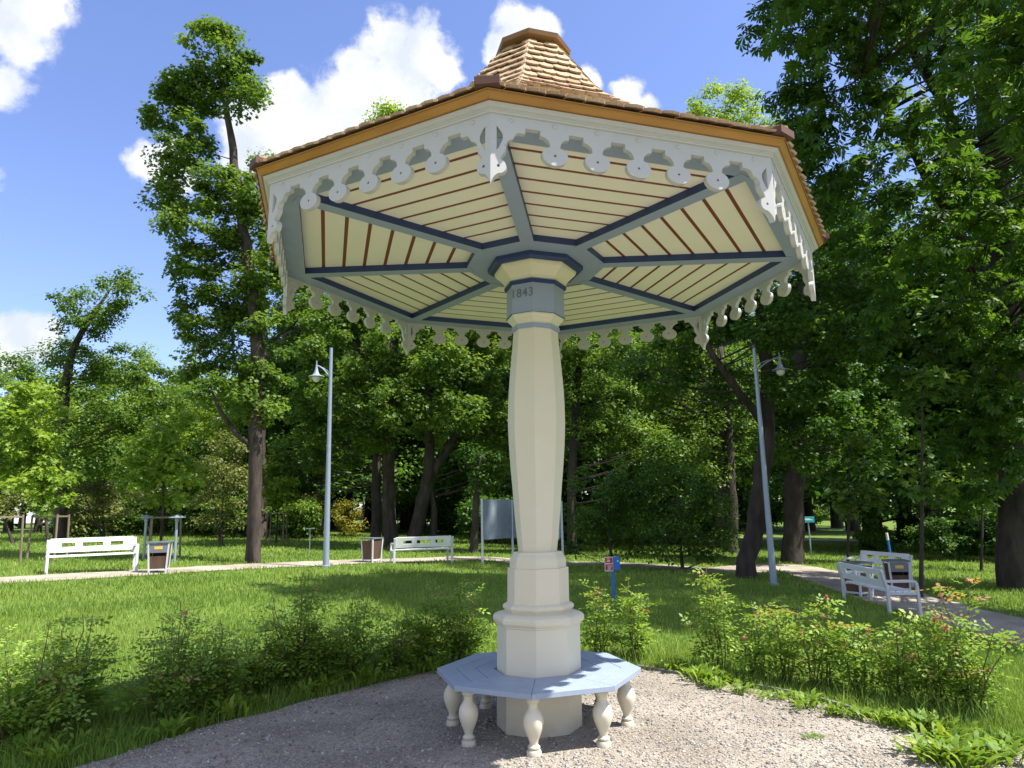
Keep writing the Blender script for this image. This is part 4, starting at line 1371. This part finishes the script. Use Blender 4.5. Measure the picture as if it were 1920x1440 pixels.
for (px, Y, H, k) in ((-60, 44, 12, 0), (15, 50, 13, 0), (70, 46, 11, 3), (240, 47, 12, 3), (180, 54, 13.5, 0), (340, 46, 11.5, 3), (300, 56, 12, 2), (400, 52, 11.5, 3), (450, 44, 11, 3), (420, 62, 13, 0), (530, 46, 15, 0), (130, 64, 14, 1), (40, 66, 15, 2), (535, 60, 16, 1), (350, 68, 14, 1), (240, 70, 15, 4)):
    belt(px, Y, H, k, 'leafy tree in the belt behind the slender maple and the left benches', 'trees of the left hand belt')
for (px, Y, H, k) in ((590, 43, 17, 1), (650, 56, 19, 0), (720, 50, 18, 4), (790, 64, 20, 3), (860, 52, 18, 0), (930, 62, 20, 3), (620, 60, 20, 4), (760, 58, 20, 1), (900, 58, 20, 2), (1000, 46, 17, 1), (1010, 60, 20, 4), (1080, 44, 17, 0), (690, 66, 20, 0), (830, 70, 22, 4), (560, 70, 18, 2), (960, 70, 22, 1)):
    belt(px, Y, H, k, 'leafy tree in the dense belt behind the twin trunks and the column', 'trees of the middle belt')
for (px, Y, H, k) in ((1150, 42, 18, 4), (1210, 48, 19, 1), (1270, 43, 18, 0), (1320, 52, 20, 4), (1140, 58, 20, 1), (1390, 74, 24, 1), (1440, 78, 25, 2), (1520, 72, 25, 3), (1570, 80, 26, 0), (1640, 40, 21, 4), (1700, 48, 22, 0), (1760, 38, 20, 1), (1820, 44, 22, 4), (1880, 36, 20, 1), (1950, 42, 22, 0), (2010, 34, 20, 4), (1600, 70, 26, 1), (1480, 82, 26, 4), (1360, 66, 22, 0), (1700, 62, 24, 4), (1240, 66, 22, 2)):
    belt(px, Y, H, k, 'leafy tree in the shady belt beyond the right hand path', 'trees of the right hand belt')

# undergrowth bushes
def bproto(seed, mat, leaf=.14):
    r = random.Random(seed)
    bl = [(r.uniform(-.9, .9), r.uniform(-.7, .7), r.uniform(.5, 1.5), r.uniform(.6, 1.0), r.uniform(.6, 1.0), r.uniform(.5, .8)) for _ in range(7)]
    return tree('undergrowth_bush', '', (0, 0, 0), [([(0, 0, 0), (.1, 0, 1.2)], [.05, .02]), ([(0, 0, 0), (-.4, .1, 1.2)], [.04, .02])], bl, mat, seed, cr=.42, per=1.2, n=70, leaf=leaf, nbranch=16, rad_b=.012, cat='bush', zmin=.05)


PR += [bproto(91, 'mapledark'), bproto(92, 'maple'), bproto(93, 'willow')]
for (px, Y, H, k) in ((125, 40, 12, 6), (170, 38, 13, 7), (240, 40, 14, 6), (290, 44, 16, 7), (370, 40, 14, 6), (440, 38, 14, 6), (455, 52, 16, 5), (540, 44, 15, 5), (565, 38, 13, 6), (410, 60, 18, 5), (200, 60, 18, 5), (280, 62, 18, 5), (130, 62, 18, 6), (500, 56, 18, 5)):
    belt(px, Y, H, k, 'leafy bush in the undergrowth behind the left benches', 'left undergrowth bushes')
for (px, Y, H, k) in ((610, 56, 18, 5), (760, 72, 18, 6), (840, 50, 16, 5), (860, 52, 18, 6), (930, 38, 16, 5), (1000, 38, 16, 5), (780, 66, 20, 5), (930, 62, 20, 5), (1060, 34, 14, 5), (590, 70, 20, 6), (1010, 52, 20, 5)):
    belt(px, Y, H, k, 'dark bush in the undergrowth between the lamp post and the column', 'middle undergrowth bushes')
for (px, Y, H, k) in ((1390, 72, 18, 5), (1440, 76, 20, 6), (1640, 36, 9, 6), (1720, 40, 12, 5), (1780, 31, 12, 5), (1830, 34, 14, 6), (1600, 84, 20, 5), (1520, 90, 20, 6), (1900, 30, 12, 5), (1160, 40, 18, 5), (1250, 42, 18, 5), (1310, 46, 18, 5)):
    belt(px, Y, H, k, 'leafy bush in the undergrowth beyond the right hand path', 'right undergrowth bushes')

# far-off wood that closes the horizon
rng = np.random.default_rng(99)
aa = rng.uniform(-1.05, 1.05, 1500); dd = rng.uniform(125, 150, 1500)
cx2, cy2 = dd*np.sin(aa), dd*np.cos(aa)
cl = np.stack([cx2, cy2, gz(cx2, cy2) + rng.uniform(.3, 17, 1500)*(.8 + .2*np.sin(aa*14)), rng.uniform(2.0, 3.4, 1500)], 1)
V, Fc, var = leaf_clumps(cl, 40, 1.1, 'plain', rng)
tag(fast_mesh('distant_woods', V, Fc, var, M['mapledark']), 'far wood closing the view beyond the park', 'woods', kind='stuff')

# ================================================================== ROSES AND WEEDS
def rose(name, label, loc, h, spread, seed, pink=.5, group='rose bushes along the gravel edge', nstem=None):
    rng = np.random.default_rng(seed)
    root = thing(name, label, 'rose bush', loc, 0, group)
    mb = MB(); P_, N_, T_, S_, V_ = [], [], [], [], []
    fl = []
    nstem = nstem or int(5 + spread*11)
    for i in range(nstem):
        a = rng.uniform(0, 2*pi)
        b = Vector((cos(a), sin(a), 0))*rng.uniform(0, .35)*spread
        lean_ = Vector((cos(a + rng.normal()*.5), sin(a + rng.normal()*.5), 0))*spread*rng.uniform(.2, .75)
        hh = h*((1.0, .93, .86)[i] if i < 3 else rng.uniform(.35, .8))
        if i < 3: lean_ *= .35
        pts = [b + lean_*(u**1.4) + Vector((0, 0, hh*u**.9)) + Vector(rng.normal(size=3))*.012 for u in np.linspace(0, 1, 7)]
        mb.tube(pts, list(np.linspace(.008, .003, 7)), 5)
        nl = int(13 + hh*27)
        for j in range(nl):
            u = rng.uniform(.16, 1)
            k = min(5, int(u*6)); q = pts[k].lerp(pts[k + 1], u*6 - k)
            ph = rng.uniform(0, 2*pi)
            d = Vector((cos(ph), sin(ph), rng.uniform(-.1, .55)))
            P_.append(q + d*rng.uniform(.01, .05)); T_.append(d); N_.append(Vector((rng.normal()*.4, rng.normal()*.4, 1)))
            S_.append(rng.uniform(.12, .215)*(1 - .2*u))
            red = rng.random() < pink*.2*max(0, u - .6)/.4
            V_.append(rng.uniform(.9, 1.0) if red else np.clip(rng.normal(.42 + .22*u, .16), 0, .86))
        if rng.random() < pink*.16: fl.append(pts[-1])
    mb.build('stems', M['stem'], root, smooth=True, angle=180)
    V, Fc, var = leaves_at(np.array(P_), np.array(N_), np.array(T_), np.array(S_), 'pinnate', np.array(V_))
    fast_mesh('foliage', V, Fc, var, M['rose'], root)
    for q in fl:
        k = int(rng.integers(9, 16))
        d = rng.normal(size=(k, 3)); d[:, 2] = abs(d[:, 2])*.7 + .1
        d /= np.linalg.norm(d, axis=1)[:, None]
        V, Fc, var = leaves_at(np.array(q)[None] + d*.008, d + rng.normal(size=(k, 3))*.3, d + rng.normal(size=(k, 3))*.5, rng.uniform(.022, .04, k), 'plain', rng.random(k))
        fast_mesh('blossom', V, Fc, var, M['blossom'], root)
    return root


ROSES = [
    (40, 1395, 1185, .50, 'dark shaded rose bush at the far left edge of the gravel', .25), (115, 1372, 1178, .40, 'shaded rose bush with a spreading top, second from the left edge', .25),
    (325, 1345, 1160, .45, 'shaded rose bush left of the tall dark rose, leaning over lit grass', .35), (405, 1330, 1185, .34, 'low shaded rose bush just right of the leaning shaded one', .3),
    (475, 1302, 1205, .34, 'small shaded rose bush at the foot of the tall dark rose', .2), (545, 1290, 1092, .34, 'tallest dark shaded rose bush left of the column', .2),
    (600, 1284, 1190, .32, 'short shaded rose bush right beside the tallest dark rose', .3), (660, 1274, 1125, .36, 'shaded rose bush with an upright shoot left of the bench', .4),
    (735, 1262, 1165, .36, 'shaded rose bush with pink tips left of the bench', .7), (800, 1252, 1125, .36, 'rose bush with an orange bloom behind the left end of the bench', .9),
    (866, 1242, 1105, .32, 'half lit rose bush touching the left side of the column base', .4), (1125, 1234, 1120, .30, 'rose bush just right of the column base below the red sign', .4),
    (1192, 1240, 1098, .36, 'lit rose bush right of the bench in front of the blue dispenser', .3), (1345, 1256, 1095, .44, 'sunlit rose bush with a tall arching shoot, right of the bench', .7),
    (1410, 1268, 1135, .40, 'sunlit rose bush with coppery young leaves right of the arching one', 1.2), (1475, 1280, 1160, .40, 'sunlit rose bush in the middle of the right hand row', .9),
    (1535, 1290, 1130, .38, 'sunlit rose bush with a pale shoot leaning toward the white bench', .7), (1610, 1304, 1190, .42, 'low sunlit rose bush right of the middle of the right row', .9),
    (1685, 1318, 1165, .42, 'sunlit rose bush below the near end of the shaded white bench', .8), (1755, 1332, 1170, .36, 'rose bush with orange tips left of the tall end rose', 1.0),
    (1825, 1345, 1100, .40, 'tall rose bush with pink blooms at the right end of the row', 1.6)]
for i, (px, py, pt, sp, lab, pk) in enumerate(ROSES):
    b0 = G(px, py)
    h = (py - pt)*mpp(b0.y, .5)*1.1
    s_ = sp*h/.8 if h > .8 else sp
    if px < 900: rose('rose_bush', lab, tuple(b0), h, s_, 200 + i, pk, nstem=int(11 + s_*22))
    else: rose('rose_bush', lab, tuple(b0), h*(1.06 if i % 2 else .92), s_*(.62 if i % 2 else .85), 200 + i, pk)

LT['dock'] = ([(0, 0, 0), (.06, .22, .05), (.03, .36, .04), (.09, .52, .04), (.10, .76, -.02), (0, 1.0, -.22), (-.10, .76, -.02), (-.09, .52, .04), (-.03, .36, .04), (-.06, .22, .05)],
              [(0, 1, 9), (1, 2, 9), (2, 8, 9), (2, 3, 8), (3, 7, 8), (3, 4, 7), (4, 6, 7), (4, 5, 6)])


def weed_proto(seed, size, nl, upright):
    rng = np.random.default_rng(seed)
    a = rng.uniform(0, 2*pi, nl)
    d = np.stack([np.cos(a), np.sin(a), rng.uniform(.2, 1.0, nl)*upright], 1)
    nrm = np.stack([-np.cos(a)*upright, -np.sin(a)*upright, np.ones(nl)], 1) + rng.normal(size=(nl, 3))*.25
    p = np.stack([np.cos(a)*.02, np.sin(a)*.02, np.zeros(nl)], 1) + rng.normal(size=(nl, 3))*np.array([.09, .09, .0])*size*4
    V, Fc, var = leaves_at(p, nrm, d, rng.uniform(.55, 1.15, nl)*size, 'dock', np.clip(rng.normal(.5, .22, nl), 0, 1))
    o = fast_mesh('weed_clump', V, Fc, var, M['weed'])
    return o


WP = [weed_proto(301, .15, 34, .8), weed_proto(302, .17, 44, 1.2), weed_proto(303, .12, 30, .6), weed_proto(304, .19, 56, 1.6)]
wu = [False]*4
wr = random.Random(8)


def weed(x, y, s, lab, grp, k=None):
    k = wr.randrange(4) if k is None else k
    if wu[k]:
        o = WP[k].copy(); COL.objects.link(o)
    else:
        o = WP[k]; wu[k] = True
    o.location = (x, y, float(gz(x, y)) + .008); o.rotation_euler = (0, 0, wr.uniform(0, 6.28)); o.scale = (s, s, s*wr.uniform(.8, 1.2))
    tag(o, lab, 'weed', grp)
    return o


for (px, py) in ((1240, 1250), (1262, 1262), (1300, 1268), (1322, 1282), (1345, 1290), (1370, 1285), (1392, 1300), (1425, 1305), (1445, 1312), (1470, 1312), (1512, 1328), (1545, 1322), (1560, 1345), (1588, 1340), (1610, 1352), (1632, 1345),
                 (1655, 1362), (1680, 1358), (1702, 1372), (1730, 1368), (1752, 1380), (1785, 1385), (1820, 1390), (1850, 1396), (1880, 1392), (1905, 1402), (1285, 1255), (1335, 1266), (1400, 1282), (1500, 1312)):
    q = G(px + wr.uniform(-6, 6), py + wr.uniform(-3, 3))
    weed(q.x, q.y, wr.uniform(.55, 1.0), 'sunlit low weed clump along the edge of the gravel right of the bench', 'sunlit weeds at the right edge')
for (px, py) in ((1740, 1418), (1775, 1405), (1790, 1428), (1815, 1412), (1835, 1432), (1862, 1420), (1885, 1436), (1760, 1432), (1805, 1442)):
    q = G(px, py)
    weed(q.x, q.y, wr.uniform(.8, 1.05), 'bright weed clump in the patch at the bottom right corner of the gravel', 'weed patch at the bottom right corner', wr.choice((0, 1, 3)))
for (px, py) in ((1522, 1383), (1535, 1386), (1510, 1386)):
    q = G(px, py)
    weed(q.x, q.y, .38, 'tiny weed tuft alone on the open gravel right of the bench', 'tiny weeds on the open gravel', 2)
for (px, py) in ((60, 1420), (105, 1405), (150, 1408), (190, 1398), (235, 1392), (280, 1388), (320, 1385), (345, 1372), (365, 1362), (430, 1345), (445, 1338), (500, 1325), (540, 1312), (570, 1308), (610, 1300), (680, 1285), (725, 1278), (760, 1272), (800, 1262), (850, 1258), (20, 1432), (95, 1436)):
    q = G(px + wr.uniform(-6, 6), py + wr.uniform(-3, 3))
    weed(q.x, q.y, wr.uniform(.6, 1.05), 'shaded low weed clump along the edge of the gravel left of the column', 'shaded weeds at the left edge')
q = G(1712, 1412)
dn = thing('dandelion', 'single yellow dandelion at the bottom right weed patch', 'flower', tuple(q))
m_ = MB(); m_.tube([(0, 0, 0), (.005, 0, .06)], .003, 6); m_.build('stalk', M['stem'], dn)
m_ = MB(); m_.lathe([(.004, .058), (.018, .066), (.019, .072), (.008, .077)], 12); m_.build('flower_head', M['dandelion'], dn)

# dry bits lying on the gravel
M['litter'] = leaf_mat('dry_litter', [(0, (.12, .07, .035)), (.5, (.22, .13, .06)), (1, (.30, .24, .10))], .1)
r = np.random.default_rng(61)
n = 1500
xx, yy = r.uniform(-4.5, 5, n), r.uniform(4.2, 9, n)
dd_ = seg_dist(gp_poly, xx, yy)
ok = inside(gp_poly, xx, yy) & (r.random(n) < np.exp(-dd_*2.6) + .06)
xx, yy = xx[ok], yy[ok]; n = len(xx)
V, Fc, var = leaves_at(np.stack([xx, yy, gz(xx, yy) + .022], 1), np.array([0, 0, 1.]) + r.normal(size=(n, 3))*.35, r.normal(size=(n, 3)), r.uniform(.018, .05, n), 'plain', r.random(n))
tag(fast_mesh('litter', V, Fc, var, M['litter']), 'dry leaf litter along the gravel edge', 'leaf litter', kind='stuff')

# ================================================================== LIGHT, SKY, CAMERA
SUNV = Vector((.56, -.17, 1.0)).normalized()
ld = bpy.data.lights.new('sun', 'SUN'); ld.energy = 4.4; ld.angle = radians(.53); ld.color = (1, .955, .88)
lo = bpy.data.objects.new('sun', ld); COL.objects.link(lo)
lo.location = SUNV*60; lo.rotation_euler = SUNV.to_track_quat('Z', 'Y').to_euler()

w = bpy.data.worlds.new('World'); SC.world = w; w.use_nodes = True
nt = w.node_tree; N, L = nt.nodes, nt.links
bg = N['Background']; bg.inputs['Strength'].default_value = .15
sky = N.new('ShaderNodeTexSky'); sky.sky_type = 'NISHITA'; sky.sun_disc = False
sky.sun_elevation = math.asin(SUNV.z); sky.sun_rotation = atan2(SUNV.x, SUNV.y)
sky.altitude = 100; sky.air_density = 1.0; sky.dust_density = .6; sky.ozone_density = 2.2
tc = N.new('ShaderNodeTexCoord')


def vm(op, a=None, b=None):
    n = N.new('ShaderNodeVectorMath'); n.operation = op
    for i, q in enumerate((a, b)):
        if q is None: continue
        if hasattr(q, 'links'): L.new(q, n.inputs[i])
        else: n.inputs[i].default_value = q
    return n


def mt(op, *a):
    n = N.new('ShaderNodeMath'); n.operation = op
    for i, q in enumerate(a):
        if hasattr(q, 'links'): L.new(q, n.inputs[i])
        else: n.inputs[i].default_value = q
    return n.outputs[0]


def noise(vec, scale, detail, rough=.6):
    n = N.new('ShaderNodeTexNoise'); n.inputs['Scale'].default_value = scale; n.inputs['Detail'].default_value = detail; n.inputs['Roughness'].default_value = rough
    L.new(vec, n.inputs['Vector']); return n


dirv = tc.outputs['Generated']
wn = noise(dirv, 9, 3)
off = vm('SCALE', vm('SUBTRACT', wn.outputs['Color'], (.5, .5, .5)).outputs[0]); off.inputs['Scale'].default_value = .05
dw = vm('ADD', dirv, off.outputs[0]).outputs[0]
CL = [(715, 75, 70), (790, 95, 74), (825, 130, 52), (670, 130, 66), (750, 165, 100), (640, 205, 95), (545, 190, 62), (560, 240, 90), (475, 255, 76), (455, 300, 50), (700, 240, 90), (640, 280, 100), (500, 300, 60),
      (965, 65, 52), (930, 95, 36), (1015, 60, 40), (1095, 155, 34), (1180, 180, 38), (1215, 205, 34), (1150, 190, 20), (290, 310, 54), (325, 330, 56), (330, 280, 40), (268, 300, 24),
      (45, 635, 58), (90, 625, 40), (0, 650, 60), (25, 60, 66), (60, 10, 52), (10, 140, 52), (560, 650, 46), (-60, 300, 60)]
field = None
for (px, py, r_) in CL:
    c = ray(px, py).normalized()
    d = vm('DISTANCE', dw, tuple(c)).outputs['Value']
    e = mt('SUBTRACT', 1.0, mt('DIVIDE', d, r_/F*.86))
    field = e if field is None else mt('SMOOTH_MAX', field, e, .25)
# clouds in the rest of the sky dome
gen = noise(vm('MULTIPLY', dirv, (1, 1, 2.2)).outputs[0], 2.6, 5)
back = N.new('ShaderNodeSeparateXYZ'); L.new(dirv, back.inputs[0])
genf = mt('MULTIPLY', mt('SUBTRACT', gen.outputs['Fac'], .47), 5.0)
genf = mt('SUBTRACT', genf, mt('MULTIPLY', mt('MAXIMUM', mt('ADD', back.outputs['Y'], -.25), 0.0), 12.0))
field = mt('MAXIMUM', field, genf)
fine = noise(dirv, 17, 8, .62)
dens = mt('ADD', field, mt('MULTIPLY', mt('SUBTRACT', fine.outputs['Fac'], .5), 1.9))
mr = N.new('ShaderNodeMapRange'); mr.interpolation_type = 'SMOOTHSTEP'
mr.inputs[1].default_value, mr.inputs[2].default_value = -.04, .42
L.new(dens, mr.inputs[0])
# billows: brighter crests, greyer hollows
bil = noise(dirv, 13, 6, .55)
br_ = N.new('ShaderNodeMapRange'); br_.inputs[1].default_value, br_.inputs[2].default_value, br_.inputs[3].default_value, br_.inputs[4].default_value = .36, .62, .70, 1.0
L.new(bil.outputs['Fac'], br_.inputs[0])
cc = N.new('ShaderNodeMix'); cc.data_type = 'RGBA'
cc.inputs[6].default_value = (2.3, 2.5, 2.95, 1); cc.inputs[7].default_value = (3.4, 3.4, 3.45, 1)
br_.inputs[3].default_value, br_.inputs[4].default_value = 0., 1.
L.new(br_.outputs[0], cc.inputs[0])
tint = N.new('ShaderNodeMix'); tint.data_type = 'RGBA'; tint.blend_type = 'MULTIPLY'; tint.inputs[0].default_value = 1
tint.inputs[7].default_value = (.67, .645, .79, 1)
L.new(sky.outputs[0], tint.inputs[6])
mx = N.new('ShaderNodeMix'); mx.data_type = 'RGBA'
L.new(mr.outputs[0], mx.inputs[0]); L.new(tint.outputs[2], mx.inputs[6]); L.new(cc.outputs[2], mx.inputs[7])
L.new(mx.outputs[2], bg.inputs['Color'])

cd = bpy.data.cameras.new('camera'); cam = bpy.data.objects.new('camera', cd); COL.objects.link(cam)
cd.sensor_fit = 'HORIZONTAL'; cd.sensor_width = 36; cd.lens = F/1920*36; cd.clip_start = .05; cd.clip_end = 3000
cam.matrix_world = Matrix.Translation((0, 0, EYE)) @ Matrix.Rotation(pi/2 + PITCH, 4, 'X') @ Matrix.Rotation(ROLL, 4, 'Z')
SC.camera = cam
SC.render.resolution_x, SC.render.resolution_y = 1024, 768
vs_ = SC.view_settings
vs_.view_transform = 'Standard'; vs_.look = 'None'; vs_.exposure = 1.24; vs_.gamma = 1; vs_.use_curve_mapping = False
SC.render.engine = 'CYCLES'
SC.cycles.max_bounces = 8; SC.cycles.diffuse_bounces = 5; SC.cycles.glossy_bounces = 2; SC.cycles.transmission_bounces = 4
SC.cycles.use_denoising = True
